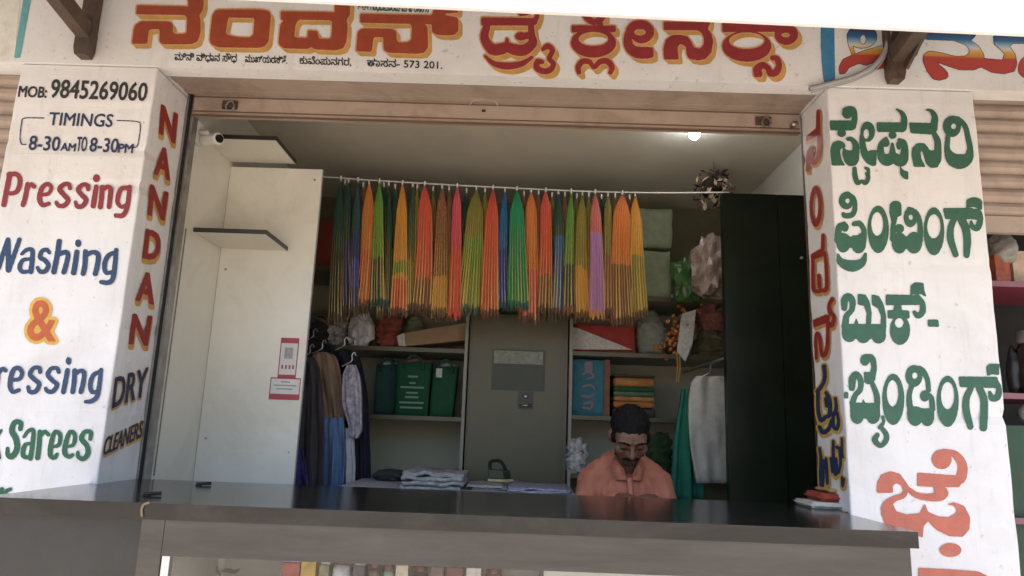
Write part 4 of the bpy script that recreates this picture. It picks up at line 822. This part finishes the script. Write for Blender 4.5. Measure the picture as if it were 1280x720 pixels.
a, b = atx(983, 187, 1.50), atx(941, 232, 1.50); tl = thing('tube_light', (1.50, a[1], a[2]), 'unlit white tube light along the top of the right wall', 'tube light')
z_ = (a[2] + b[2]) / 2; obj('batten', boxes((1.488, 1.519, a[1], b[1], z_ - .02, z_ + .02)), CLOTHW, tl, bevel=.003)
obj('tube', tube(BM(), [(1.470, a[1] + .05, z_), (1.470, b[1] - .05, z_)], .013, 10), WLAM, tl, True)
for y in (a[1] + .025, b[1] - .045): obj('end_holder', boxes((1.462, 1.4875, y, y + .02, z_ - .016, z_ + .016)), DARK, tl)

# ---- clothes and goods on the shelves
def drape(name, rows, Y, amp, waves, m, label, cat, thick=.02, seed=0, group=None, hook=None, dy=0):
    R_ = cr([(r[0], r[1], r[2]) for r in rows], 6); bm = BM(); G2 = []; nc = 22
    for i, (xl_, xr_, y_) in enumerate(R_):
        v = i / (len(R_) - 1); row = []
        for k in range(nc + 1):
            u = k / nc; p_ = aty(xl_ + (xr_ - xl_) * u, y_, Y)
            p_[1] += amp * (.3 + .7 * v) * (math.sin(u * waves * 6.283 + seed + .8 * v) + .5 * math.sin(u * waves * 13 + seed * 2)) + .02 * noise.noise((u * 3, v * 4, seed)) + dy * u
            row.append(bm.verts.new(p_))
        G2.append(row)
    for i in range(len(G2) - 1):
        for k in range(nc): bm.faces.new((G2[i][k], G2[i][k + 1], G2[i + 1][k + 1], G2[i + 1][k]))
    g = bmesh.ops.extrude_face_region(bm, geom=bm.faces[:]); bmesh.ops.translate(bm, vec=(0, thick, 0), verts=[v for v in g['geom'] if isinstance(v, bmesh.types.BMVert)])
    bmesh.ops.recalc_face_normals(bm, faces=bm.faces[:])
    if hook:
        p_ = aty((rows[0][0] + rows[0][1]) / 2, rows[0][2], Y + thick / 2); t = thing(name, tuple(p_), label, cat, group); obj('cloth', bm, m, t, True)
        z0 = p_[2]; obj('hanger', tube(BM(), cr([(p_[0] - .05, p_[1], z0 - .01), (p_[0], p_[1], z0 + .02), (p_[0], p_[1], z0 + .05), (p_[0] + .012, p_[1], z0 + .068), (p_[0] + .022, p_[1], z0 + .05)], 5), .0035, 6), STEEL, t); return t
    return tag(obj(name, bm, m, None, True), label, cat, group)
HG = 'clothes hanging behind the white panel'
drape('hanging_garment', [(380, 402, 425), (374, 420, 436), (370, 432, 470), (366, 434, 540), (364, 436, 616)], 1.45, .012, 3, cloth('black_cloth', (.012, .012, .016)), 'black jacket hanging behind the brown shirt', 'garment', .03, 1, HG, True)
drape('hanging_garment', [(424, 436, 436), (424, 448, 446), (436, 458, 490), (438, 461, 550), (438, 463, 616)], 1.38, .012, 2, cloth('dark_navy_cloth', (.010, .010, .022)), 'dark navy trousers at the right of the hanging clothes', 'garment', .03, 2, HG, True)
drape('hanging_garment', [(396, 408, 440), (390, 420, 448), (392, 427, 480), (398, 430, 520), (400, 428, 534)], 1.26, .014, 2, cloth('brown_cloth', (.23, .15, .10)), 'brown shirt among the hanging clothes', 'garment', .03, 3, HG, True)
drape('hanging_garment', [(381, 392, 446), (376, 400, 470), (371, 404, 540), (368, 404, 616)], 1.14, .012, 2, cloth('charcoal_cloth', (.05, .042, .045)), 'charcoal trousers nearest the white panel edge', 'garment', .03, 4, HG, True)
drape('hanging_garment', [(405, 429, 522), (404, 431, 560), (403, 429, 616)], 1.22, .012, 2, cloth('denim', (.10, .17, .30)), 'pale blue jeans hanging below the brown shirt', 'garment', .03, 5, HG)
drape('hanging_garment', [(434, 444, 456), (428, 450, 475), (428, 452, 505), (436, 452, 535), (438, 447, 548)], 1.20, .014, 2, cloth('pale_print', (.36, .33, .38), var=.5, sc=40), 'pale grey patterned shirt with a slanting hem', 'garment', .03, 6, HG, True)
drape('hanging_garment', [(431, 441, 535), (431, 443, 570), (430, 444, 614)], 1.25, .01, 1.5, cloth('off_white_cloth', (.45, .45, .46)), 'narrow off-white cloth hanging below the patterned shirt', 'garment', .02, 7, HG)
drape('hanging_garment', [(368, 377, 560), (366, 382, 585), (365, 388, 616)], 1.08, .01, 1.5, cloth('violet_cloth', (.05, .04, .16)), 'dark violet cloth low beside the white panel edge', 'garment', .02, 8, HG)
a = aty(385, 418, 1.3); tag(obj('clothes_rail', tube(BM(), [(-1.2, .825, 1.86), (-1.1, 1.5, 1.86)], .010, 8), STEEL, None, True), 'steel rail carrying the garments behind the white panel', 'rail')
drape('hanging_shirt', [(871, 905, 470), (864, 909, 482), (861, 910, 520), (864, 911, 560), (871, 914, 604)], 1.08, .008, 1.3, cloth('white_shirt', (.44, .42, .36)), 'long off-white shirt hanging beside the black cabinet', 'shirt', .03, 9, None, True)
c = aty(888, 456, 1.10); tag(obj('clothes_rail', tube(BM(), [(c[0], .80, c[2] + .008), (c[0], 1.72, c[2] + .008)], .008, 8), STEEL, None, True), 'steel rail behind the black cabinet carrying the white shirt', 'rail')
drape('hanging_cloth', [(853, 866, 486), (846, 870, 530), (841, 876, 575), (838, 880, 625)], 1.16, .016, 2, cloth('teal_cloth', (.012, .15, .095)), 'teal green cloth hanging behind the white shirt', 'cloth', .03, 10)
def onbox(name, x0, y0, x1, y1, Y, dep, m, label, cat, zb=None, bevel=.006, amp=.004, group=None, sub=6):
    a, b = aty(x0, (y0 + y1) / 2, Y), aty(x1, (y0 + y1) / 2, Y); z1 = aty((x0 + x1) / 2, y0, Y)[2]; z0 = aty((x0 + x1) / 2, y1, Y)[2] if zb is None else zb
    bm = boxes((a[0], b[0], Y, Y + dep, z0, z1))
    if amp:
        bmesh.ops.subdivide_edges(bm, edges=bm.edges[:], cuts=sub, use_grid_fill=True)
        for v in bm.verts:
            n_ = noise.noise_vector(v.co * 9 + Vector((x0, y0, 0))); v.co.x += n_.x * amp; v.co.y += n_.y * amp; v.co.z += n_.z * amp * (.2 if v.co.z < z0 + .003 else 1)
        return tag(obj(name, bm, m, None, True), label, cat, group) if label else (bm, (a[0], b[0], z0, z1))
    return tag(obj(name, bm, m, None, False, bevel), label, cat, group)
def onlump(name, x0, y0, x1, y1, Y, m, label, cat, zb=None, amp=.22, seed=0, group=None, sc=14, dr=.8):
    style = 'crumple' if 'plastic' in name else 'pile'
    a, b = aty(x0, (y0 + y1) / 2, Y), aty(x1, (y0 + y1) / 2, Y); z1 = aty((x0 + x1) / 2, y0, Y)[2]; z0 = aty((x0 + x1) / 2, y1, Y)[2] if zb is None else zb
    r = ((b[0] - a[0]) / 2 * .92, (b[0] - a[0]) / 2 * dr, (z1 - z0) / 1.85); bm = lump(((a[0] + b[0]) / 2, Y, z0 + r[2] * .8), r, amp, sc, seed, style=style)
    return tag(obj(name, bm, m, None, style == 'pile'), label, cat, group)
c_print = cloth('printed_white', (.45, .43, .42), var=.75, sc=34); c_dark = cloth('dark_bundle', (.03, .03, .028)); c_plast = mat('white_plastic', (.60, .60, .63, 1), .35, .08, 12, .3, 30); c_rust = cloth('rust_bundle', (.24, .06, .04), var=.4); c_pgreen = cloth('pale_green', (.27, .31, .20))
onlump('cloth_bundle', 388, 396, 412, 434, 1.90, c_dark, 'dark bundle at the left end of the upper shelf', 'bundle', zU, .25, 1)
onlump('cloth_bundle', 402, 390, 440, 432, 1.98, c_print, 'black and white printed bundle on the upper left shelf', 'bundle', zU, .3, 2)
onlump('plastic_bag', 437, 386, 467, 432, 1.85, c_plast, 'white plastic bag with clothes on the upper left shelf', 'bag', zU, .3, 3)
onlump('cloth_bundle', 468, 388, 505, 431, 1.9, c_rust, 'rust red bundle of clothes next to the white plastic bag', 'bundle', zU, .28, 4)
onlump('cloth_bundle', 503, 392, 532, 416, 2.1, c_pgreen, 'pale green folded bundle behind the carton', 'bundle', zU, .15, 5)
bm = BM(); q = [aty(*s_, 1.80) for s_ in ((505, 416), (590, 402), (592, 424), (507, 433))]; prism(bm, q, (0, .22, 0)); t = thing('carton_box', tuple(q[3]), 'long brown carton lying tilted on the upper left shelf', 'box'); obj('carton', bm, mat('cardboard', (.33, .22, .13, 1), .8, .1, 12), t, bevel=.002)
q2 = [aty(*s_, 1.795) for s_ in ((505, 416), (496, 420), (498, 432), (507, 433))]; bm = BM(); prism(bm, q2, (0, .12, 0)); obj('end_flap', bm, PAPER, t)
onbox('red_box', 396, 276, 423, 308, 2.0, .2, mat('red_card', (.32, .05, .03, 1), .6), 'red box high on the left shelf behind the white panel', 'box', zb=2.263, amp=0)
TOTE = cloth('green_tote', (.007, .07, .030)); TOTED = cloth('dark_teal_tote', (.012, .055, .045)); TPRINT = mat('tote_print', (.20, .34, .24, 1), .8)
def tote(x0, y0, x1, y1, Y, m, label, lines=0, tagm=False, skew=0):
    a, b = aty(x0, y1, Y), aty(x1, y1, Y); zt2 = aty((x0 + x1) / 2, y0, Y)[2]; z0 = zM + .001; xm = (a[0] + b[0]) / 2; hw = (b[0] - a[0]) / 2
    t = thing('tote_bag', (xm, Y, z0), label, 'bag', 'green tote bags on the middle shelf'); bm = BM(); dp = .13
    box(bm, xm - hw * .96, xm + hw * .96, Y, Y + dp, z0, zt2); bmesh.ops.subdivide_edges(bm, edges=bm.edges[:], cuts=7, use_grid_fill=True)
    for v in bm.verts:
        k = (v.co.z - z0) / (zt2 - z0); v.co.x = xm + (v.co.x - xm) * (1 + .05 * k) + skew * k; v.co.y += .012 * noise.noise(v.co * 11) - .01 * math.sin(k * 3.1) ; v.co.z += (.012 * noise.noise((v.co.x * 9, v.co.y * 9, 2)) if k > .9 else 0)
    obj('bag_body', bm, m, t, True)
    for yy in (Y - .012, Y + dp + .004): obj('handle', tube(BM(), cr([(xm - hw * .55 + skew, yy, zt2 - .05), (xm - hw * .5 + skew, yy, zt2 + .005), (xm + skew, yy - .004, zt2 + .035), (xm + hw * .5 + skew, yy, zt2 + .005), (xm + hw * .55 + skew, yy, zt2 - .05)], 6), .008, 6), TOTED, t, True)
    if lines:
        h_ = zt2 - z0; rr = random.Random(9); bs = []
        for zz, w_ in ((.70, .30), (.58, .18), (.50, .70), (.40, .34), (.32, .40), (.22, .72), (.13, .66)): bs.append((xm - hw * w_, xm + hw * w_, Y - .026, Y - .024, z0 + h_ * zz, z0 + h_ * (zz + .035)))
        obj('print', boxes(*bs), TPRINT, t)
    if tagm: obj('paper_tag', boxes((xm - hw * .55, xm - hw * .05, Y - .024, Y - .021, zt2 - .075, zt2 - .02)), PAPER, t)
    obj('stuffing', lump((xm + skew, Y + dp / 2, zt2 - .005), (hw * .8, .05, .035), .3, 18, int(x0), 3), cloth('pink_stuff' if lines else 'mixed_stuff', (.35, .10, .09) if lines else (.30, .27, .24), var=.5), t, True)
tote(466, 455, 494, 518, 1.84, TOTED, 'dark teal tote bag at the left of the middle shelf')
tote(493, 452, 535, 518, 1.78, TOTE, 'green tote bag with pale printed lines', 1)
tote(536, 457, 566, 519, 1.80, TOTE, 'plain green tote bag with a paper tag', 0, True, .015)
onlump('cloth_bundle', 464, 586, 512, 612, 1.3, c_dark, 'black bundle at the left end of the ironing table', 'bundle', 1.0005, .2, 6)
# right bay
RG = cloth('red_pack', (.34, .04, .03)); t_ = onbox('red_pack', 712, 406, 794, 440, 1.86, .25, RG, 'red pack with a white flap on the upper right shelf', 'packet', zb=zUr + .001, amp=.006)
q = [aty(*s_, 1.835) for s_ in ((716, 409), (722, 410), (790, 437), (712, 437))]; bm = BM(); prism(bm, q, (0, .004, 0)); tag(obj('white_envelope', bm, PAPER), 'white triangular paper leaning on the red pack', 'paper')
onlump('cloth_bundle', 793, 388, 836, 440, 1.92, cloth('grey_bundle', (.24, .25, .21)), 'grey-green rounded bundle right of the red pack', 'bundle', zUr, .12, 7)
fl_ = thing('flower_garland', tuple(aty(843, 420, 1.72)), 'orange flower garland hanging over the upper right shelf', 'garland'); rr = random.Random(3); bm = BM()
for k in range(70):
    a_, b2 = rr.gauss(0, 1), rr.gauss(0, 1); p_ = aty(845 + 9 * a_ - 6 * b2, 418 + 15 * b2, 1.70 + rr.uniform(-.03, .03)); ball(bm, tuple(p_), rr.uniform(.008, .018), 1); 
for f in bm.faces: f.material_index = int(abs(f.calc_center_median().x * 400)) % 3
obj('blossoms', bm, [cloth('marigold', (.50, .16, .02)), cloth('marigold_pale', (.50, .27, .08)), cloth('marigold_red', (.32, .05, .02))], fl_)
bm = BM(); [tube(bm, cr([tuple(aty(846 + k, 440, 1.69)), tuple(aty(847 + k, 460, 1.69)), tuple(aty(845 + k, 478, 1.69))], 4), .005, 5) for k in (0, 3)]; obj('tail', bm, cloth('marigold_pale', (.50, .27, .08)), fl_)
q = [aty(*s_, 1.66) for s_ in ((852, 392), (870, 387), (866, 428), (857, 452), (846, 440))]; bm = BM(); prism(bm, q, (.01, .05, 0)); tag(obj('folded_paper', bm, PAPER), 'white folded paper beside the orange garland', 'paper')
onlump('cloth_bundle', 868, 374, 908, 414, 1.86, cloth('dull_pink', (.30, .12, .10), var=.4), 'dull pink and yellow bundle near the black cabinet', 'bundle', None, .25, 8)
onlump('cloth_bundle', 866, 412, 908, 440, 1.86, cloth('olive_bundle', (.12, .11, .06), var=.5), 'olive bundle below the dull pink one', 'bundle', zUr, .25, 18)
bgt = thing('printed_bag', tuple(aty(735, 518, 1.80)), 'blue carry bag with orange sides on the middle right shelf', 'bag')
bmx, (xa, xb, z0, z1) = onbox('x', 711, 450, 759, 519, 1.80, .10, None, None, None, zb=zMr + .001, amp=.005); obj('bag_body', bmx, cloth('blue_bag', (.045, .17, .22)), bgt, True)
obj('side_trim', boxes((xa - .012, xa + .018, 1.788, 1.905, z0 + .002, z1 + .003)), cloth('orange_trim', (.36, .13, .06)), bgt, bevel=.004); obj('side_trim', boxes((xb - .020, xb + .014, 1.788, 1.905, z0 + .002, z1 + .004)), cloth('brown_trim', (.22, .10, .06)), bgt, bevel=.004)
pq = word((680, 390, 5.144, 'S 250,400,14 290,385,16 320,415,14 280,430,12 ; S 250,480,14 300,470,18 325,495,14 ; S 245,540,14 290,545,18 320,535,12 ; S 260,590,16 310,580,16 300,620,14 250,615,14'), (680, 390, 5.144, 'P 262,320 312,320 312,385 262,385'))
lettering(bgt, on_front(1.790), [(pq, mat('pale_pink_print', (.22, .17, .19, 1), .7))], 'pale printed marks down the blue bag', 'print')
yy = zMr + .001
for h_, col, lb, w_ in ((.060, (.05, .05, .05), 'black cloth with white dots at the bottom of the folded stack', 1.), (.040, (.42, .15, .04), 'dull orange folded cloth low in the stack', .97), (.030, (.46, .22, .08), 'pale orange folded cloth in the middle of the stack', .95), (.030, (.10, .17, .10), 'grey-green folded cloth in the middle of the stack', .97), (.028, (.03, .10, .03), 'dark green folded cloth under the upper orange one', .94), (.060, (.46, .20, .06), 'thick orange folded cloth near the top of the stack', .96), (.018, (.07, .05, .03), 'thin dark cloth on top of the folded stack', .95)):
    a, b = aty(766, 490, 1.82), aty(820, 490, 1.82); xm, hw = (a[0] + b[0]) / 2, (b[0] - a[0]) / 2 * w_
    bm = boxes((xm - hw, xm + hw, 1.82, 2.1, yy, yy + h_ * .94)); bmesh.ops.bevel(bm, geom=bm.edges[:], offset=h_ * .3, segments=2, profile=.5, affect='EDGES'); bmesh.ops.subdivide_edges(bm, edges=[e for e in bm.edges if e.calc_length() > .1], cuts=6, use_grid_fill=True)
    for v in bm.verts: v.co.z += .003 * noise.noise((v.co.x * 25, v.co.y * 20, yy * 30)); v.co.y += .006 * noise.noise((v.co.x * 12, 1, yy * 40))
    tag(obj('folded_cloth', bm, cloth('fold_' + lb[:14], col, var=.3), None, True), lb, 'cloth', 'folded cloths stacked on the right shelf'); yy += h_
onlump('cloth_bundle', 704, 546, 736, 592, 1.75, c_print, 'printed black and white bundle low behind the man', 'bundle', zLr, .25, 9)
onlump('cloth_bundle', 805, 541, 843, 562, 1.75, cloth('green_bundle', (.02, .05, .015)), 'dark green bundle low at the right of the man', 'bundle', zLr, .3, 10)
zP = aty(820, 372, 1.72)[2]
ps_ = c_pgreen
onbox('folded_quilt', 797, 314, 838, 371, 1.82, .3, ps_, 'pale green folded quilt on the second shelf right of the sarees', 'quilt', zb=zP + .001, amp=.012)
onbox('folded_quilt', 796, 261, 840, 309, 1.84, .3, ps_, 'pale green folded quilt lying on top of the other quilt', 'quilt', amp=.012)
zs2 = 2.0755
onlump('plastic_bundle', 862, 290, 908, 342, 1.36, mat('clear_plastic', (.25, .19, .16, 1), .25, .5, 16, .4, 25), 'crumpled clear plastic bundle on the right wall shelf', 'bundle', zs2, .3, 11)
onlump('plastic_bundle', 838, 318, 880, 366, 1.58, mat('green_plastic', (.05, .12, .03, 1), .35, .4, 20, .4, 25), 'bright green plastic bundle on the right wall shelf', 'bundle', zs2, .3, 12)
# things at the right end of the counter
bx = atz(998, 626, zt); yk = zt + .0008
for k, (c_, lb, h_) in enumerate((((.50, .48, .42), 'white folded cloth on the counter by the right pillar', .022), ((.34, .05, .03), 'red folded cloth lying on the white one', .028), ((.42, .28, .10), 'ochre folded cloth on top by the right pillar', .012))):
    w_ = .075 - .012 * k; bm = boxes((bx[0] - w_ + .03 * k, bx[0] + w_ + .012 * k, .06 + .02 * k, .24, yk, yk + h_ * .95)); bmesh.ops.bevel(bm, geom=bm.edges[:], offset=h_ * .35, segments=2, affect='EDGES')
    bmesh.ops.subdivide_edges(bm, edges=[e for e in bm.edges if e.calc_length() > .06], cuts=5, use_grid_fill=True); rough(bm, .004, 18, k)
    for v in bm.verts: v.co.z = max(v.co.z, yk)
    tag(obj('folded_cloth', bm, cloth('counter_fold_%d' % k, c_, var=.3), None, True), lb, 'cloth', 'folded cloths on the counter'); yk += h_ + .003

# ---- the neighbouring shop on the right
nb = thing('neighbour_room', (3.0, .8, 0), 'dark shop room behind the half raised shutter on the right', 'shop room')
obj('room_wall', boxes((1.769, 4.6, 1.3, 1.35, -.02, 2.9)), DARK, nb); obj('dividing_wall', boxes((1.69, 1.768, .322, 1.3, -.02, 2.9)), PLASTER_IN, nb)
rk = thing('display_rack', (2.1, .4, 0), 'maroon edged rack of goods in the neighbouring shop on the right', 'rack'); MAR = mat('maroon_laminate', (.20, .035, .06, 1), .35); PNKE = mat('pink_edge', (.24, .10, .13, 1), .4)
z1r, z2r = aty(1260, 352, .38)[2], aty(1270, 492, .38)[2]
obj('upright', boxes((1.772, 1.80, .38, .8, -.02, 2.3)), MAR, rk)
for z in (z1r, z2r, z2r - .5):
    o = obj('shelf', boxes((1.801, 3.4, .386, .8, z - .02, z)), MAR, rk); obj('edge_band', boxes((1.801, 3.4, .380, .3855, z - .022, z + .002)), PNKE, o)
obj('green_panel', boxes((1.801, 3.4, .42, .43, -.02, z2r - .13)), mat('green_panel', (.015, .055, .025, 1), .5), rk)
def shop_item(kind, x0, y0, x1, zb_, m, label, cat, Y=.46):
    a, b = aty(x0, 330, Y), aty(x1, 330, Y); xm, hw = (a[0] + b[0]) / 2, (b[0] - a[0]) / 2; z1 = aty((x0 + x1) / 2, y0, Y)[2]; zb_ += .001
    if kind == 'jar':
        t = thing('goods_jar', (xm, Y, zb_), label, cat, 'goods on the neighbouring rack'); h = z1 - zb_
        obj('jar', lathe(BM(), (xm, Y, zb_), [(hw * .9, 0), (hw, .01), (hw, h * .7), (hw * .85, h * .8)], 18), m, t, True); obj('lid', lathe(BM(), (xm, Y, zb_), [(hw * .9, h * .805), (hw * .95, h * .83), (hw * .93, h), (0, h)], 18), mat('grey_lid', (.2, .2, .2, 1), .4), t, True)
        obj('label', boxes((xm - hw * .5, xm + hw * .5, Y - hw - .003, Y - hw + .002, zb_ + h * .12, zb_ + h * .6)), mat('cream_label', (.5, .43, .33, 1), .6), t)
    elif kind == 'lump': tag(obj('goods_bag', lump((xm, Y, zb_ + (z1 - zb_) * .45), (hw, min(hw, .06), (z1 - zb_) / 1.85), .2, 18, int(x0)), m, None, True), label, cat, 'goods on the neighbouring rack')
    else:
        bm = boxes((xm - hw, xm + hw, Y, Y + .05, zb_, z1)); tag(obj('goods_packet', bm, m, None, False, .006), label, cat, 'goods on the neighbouring rack')
shop_item('box', 1244, 318, 1262, z1r, mat('red_pack_right', (.40, .10, .05, 1), .4, .5, 25), 'red and white packet on the upper pink edged shelf', 'packet')
shop_item('box', 1266, 314, 1296, z1r, mat('cream_pack', (.55, .43, .33, 1), .5, .2, 20), 'cream packet on the upper pink edged shelf', 'packet')
shop_item('lump', 1236, 292, 1272, z1r + .10, mat('grey_plastic', (.30, .29, .27, 1), .3, .3, 20, .3), 'grey plastic bag lying on top of the packets', 'bag', .50)
shop_item('jar', 1262, 414, 1296, z2r, mat('dark_jar', (.04, .03, .03, 1), .2), 'dark jar with a cream label on the lower shelf', 'jar')
shop_item('lump', 1246, 430, 1262, z2r, mat('black_bag', (.02, .02, .022, 1), .4), 'small black bag left of the dark jar', 'bag', .5)
shop_item('lump', 1257, 502, 1294, z2r - .13, mat('clear_bag', (.30, .32, .29, 1), .25, .4, 25, .3), 'clear plastic bag of goods below the lower shelf', 'bag', .44)
# ---- the man behind the counter
def person():
    px, py = .505, .74; P = lambda x, y, z: Vector((px + x, py + y, z))
    root = thing('person', (px, py, 0), 'seated man in a salmon shirt with head bowed over his work', 'person')
    SKIN = mat('skin', (.17, .085, .05, 1), .55, .12, 20, .05, 150); HAIR = mat('black_hair', (.007, .006, .006, 1), .75, .3, 60, .4, 200, spec=.2); SHIRT = cloth('salmon_shirt', (.47, .165, .10), var=.1, sc=12)
    Hc = P(0, -.115, 1.282); RX = Matrix.Rotation(D2R(37), 4, 'X'); h = lambda x, y, z: Hc + RX @ Vector((x * 1.1, y, z))
    rot = RX.to_3x3(); e = lambda bm, x, y, z, r: ball(bm, h(x, y, z), (r[0] * 1.1, r[1], r[2]), 3, rot)
    bm = BM()
    ball(bm, P(0, .05, .60), (.15, .115, .12), 3); caps(bm, [(P(0, .05, .66), .115), (P(0, .035, .85), .105), (P(0, .03, 1.0), .105)]); ball(bm, P(0, .03, 1.0), (.13, .09, .12), 3)
    caps(bm, [(P(-.14, .022, 1.09), .040), (P(.14, .022, 1.09), .040)], 14); caps(bm, [(P(0, .02, 1.10), .065), (P(0, -.035, 1.18), .056), (P(0, -.075, 1.235), .056)])
    hands = []
    for s in (-1, 1):
        caps(bm, [(P(s * .15, .02, 1.085), .042), (P(s * .202, -.055, .90), .036), (P(s * .075, -.255, 1.02), .030)], 10)
        caps(bm, [(P(s * .075, -.255, 1.02), .028), (P(s * .045, -.305, 1.02), .034), (P(s * .03, -.335, 1.015), .032)], 5)
        for k, ln in enumerate((.058, .068, .064, .05)):
            b0 = P(s * (.052 - .020 * k), -.35 - .003 * k, 1.015); m1 = b0 + Vector((-s * .012, -ln * .5, .002)); m2 = m1 + Vector((-s * .008, -ln * .32, -.016))
            caps(bm, [(P(s * (.045 - .012 * k), -.33, 1.016), .011), (b0, .0095), (m1, .0085), (m2, .0072)], 5, 2)
        caps(bm, [(P(s * .05, -.29, 1.028), .013), (P(s * .014, -.32, 1.037), .011), (P(s * .004, -.35, 1.03), .009)], 5, 2)
        caps(bm, [(P(s * .09, .05, .60), .10), (P(s * .13, -.33, .56), .065), (P(s * .13, -.30, .10), .042)], 12); caps(bm, [(P(s * .13, -.28, .06), .045), (P(s * .14, -.42, .04), .035)], 5)
    e(bm, 0, .012, .025, (.073, .093, .098)); e(bm, 0, -.028, -.045, (.056, .064, .066)); e(bm, 0, -.062, -.088, (.027, .025, .022)); e(bm, 0, -.04, .02, (.064, .052, .06))
    caps(bm, [(h(0, -.086, .012), .009), (h(0, -.112, -.030), .0135)], 6)
    for s in (-1, 1):
        e(bm, s * .012, -.100, -.034, (.010, .010, .008)); e(bm, s * .042, -.062, -.022, (.026, .026, .026)); e(bm, s * .078, .012, -.008, (.010, .022, .032)); e(bm, s * .031, -.081, .006, (.017, .011, .011))
        caps(bm, [(h(s * .012, -.090, .026), .009), (h(s * .05, -.078, .024), .009)], 5)
    caps(bm, [(h(-.022, -.086, -.062), .007), (h(0, -.091, -.060), .008), (h(.022, -.086, -.062), .007)], 5); caps(bm, [(h(-.018, -.084, -.073), .008), (h(.018, -.084, -.073), .008)], 5)
    obj('body', fuse(bm, .0052, 5), SKIN, root, True)
    bm = BM(); e(bm, 0, .021, .054, (.080, .096, .082)); e(bm, 0, .062, .0, (.070, .060, .07))
    for s in (-1, 1): e(bm, s * .066, -.018, .008, (.014, .022, .034))
    me = fuse(bm, .005, 3)
    for v in me.vertices: v.co += Vector(noise.noise_vector(v.co * 75)) * .0045
    obj('hair', me, HAIR, root, True)
    bm = BM(); caps(bm, [(h(-.032, -.086, -.060), .0055), (h(-.012, -.099, -.050), .008), (h(.012, -.099, -.050), .008), (h(.032, -.086, -.060), .0055)], 7); obj('moustache', fuse(bm, .003, 2), HAIR, root, True)
    bm = BM(); e(bm, 0, -.060, -.090, (.032, .030, .024)); caps(bm, [(h(-.05, -.035, -.07), .012), (h(0, -.07, -.098), .014), (h(.05, -.035, -.07), .012)], 8)
    me = fuse(bm, .0035, 2)
    for v in me.vertices: v.co += Vector(noise.noise_vector(v.co * 110)) * .003
    obj('beard', me, mat('short_beard', (.03, .022, .018, 1), .7, .4, 80, .4, 200), root, True)
    for s in (-1, 1):
        obj('eyebrow', fuse(caps(BM(), [(h(s * .014, -.098, .027), .0042), (h(s * .036, -.095, .033), .005), (h(s * .056, -.083, .026), .0035)], 6), .0025, 1), HAIR, root, True)
        obj('eyelash', fuse(caps(BM(), [(h(s * .018, -.092, -.001), .0025), (h(s * .031, -.0935, -.004), .003), (h(s * .045, -.088, -.001), .0025)], 6), .0018, 1), HAIR, root, True)
    bm = BM(); ball(bm, P(0, .02, .99), (.158, .130, .165), 3); caps(bm, [(P(0, .05, .62), .150), (P(0, .03, .85), .138), (P(0, .02, 1.0), .138)])
    caps(bm, [(P(-.14, .02, 1.095), .060), (P(0, .015, 1.12), .074), (P(.14, .02, 1.095), .060)], 9)
    for s in (-1, 1): caps(bm, [(P(s * .155, .02, 1.085), .062), (P(s * .203, -.055, .90), .055), (P(s * .078, -.248, 1.016), .043)], 17)
    for s in (-1, 1): caps(bm, [(P(s * .14, .03, 1.11), .054), (P(s * .055, .035, 1.17), .05)], 6)
    caps(bm, [(P(-.05, .01, 1.165), .045), (P(0, .045, 1.185), .04), (P(.05, .01, 1.165), .045)], 7)
    me = fuse(bm, .0055, 3)
    nrm = [v.normal.copy() for v in me.vertices]
    for v, vn in zip(me.vertices, nrm):
        q = v.co; f = .012 * noise.noise((q.x * 13, q.y * 13, q.z * 8)) - .013 * abs(noise.noise((q.x * 26 + q.z * 14, q.y * 22, q.z * 12 - q.x * 9)))
        v.co += vn * f
    sh_ = obj('shirt', me, SHIRT, root, True)
    for s in (-1, 1):
        bm = BM(); q = [P(s * .010, -.112, 1.09), P(s * .055, -.095, 1.085), P(s * .075, -.06, 1.145), P(s * .056, -.04, 1.185), P(s * .022, -.105, 1.135)]
        prism(bm, q, (s * .004, -.006, .004)); obj('collar', bm, SHIRT, sh_, True)
    bm = BM(); tube(bm, cr([P(0, -.112, 1.10), P(.002, -.135, 1.02), P(0, -.140, .92), P(0, -.13, .82)], 5), .008, 6)
    for v in bm.verts: v.co.x = px + (v.co.x - px) * 1.6
    obj('placket', bm, SHIRT, sh_, True)
    for s in (-1, 1): obj('trouser_leg', fuse(caps(BM(), [(P(s * .09, .05, .60), .118), (P(s * .13, -.33, .56), .082), (P(s * .13, -.30, .14), .062)], 14), .009, 4), cloth('grey_trousers', (.06, .06, .065)), root, True)
person()
st = thing('stool', (.505, .80, 0), 'plain wooden stool under the seated man', 'stool'); WOOD = mat('stool_wood', (.14, .08, .045, 1), .5)
obj('seat', boxes((.335, .675, .64, .96, .44, .468)), WOOD, st, bevel=.006)
for x in (.36, .65):
    for y in (.665, .935): obj('leg', boxes((x - .018, x + .018, y - .018, y + .018, 0, .4395)), WOOD, st)
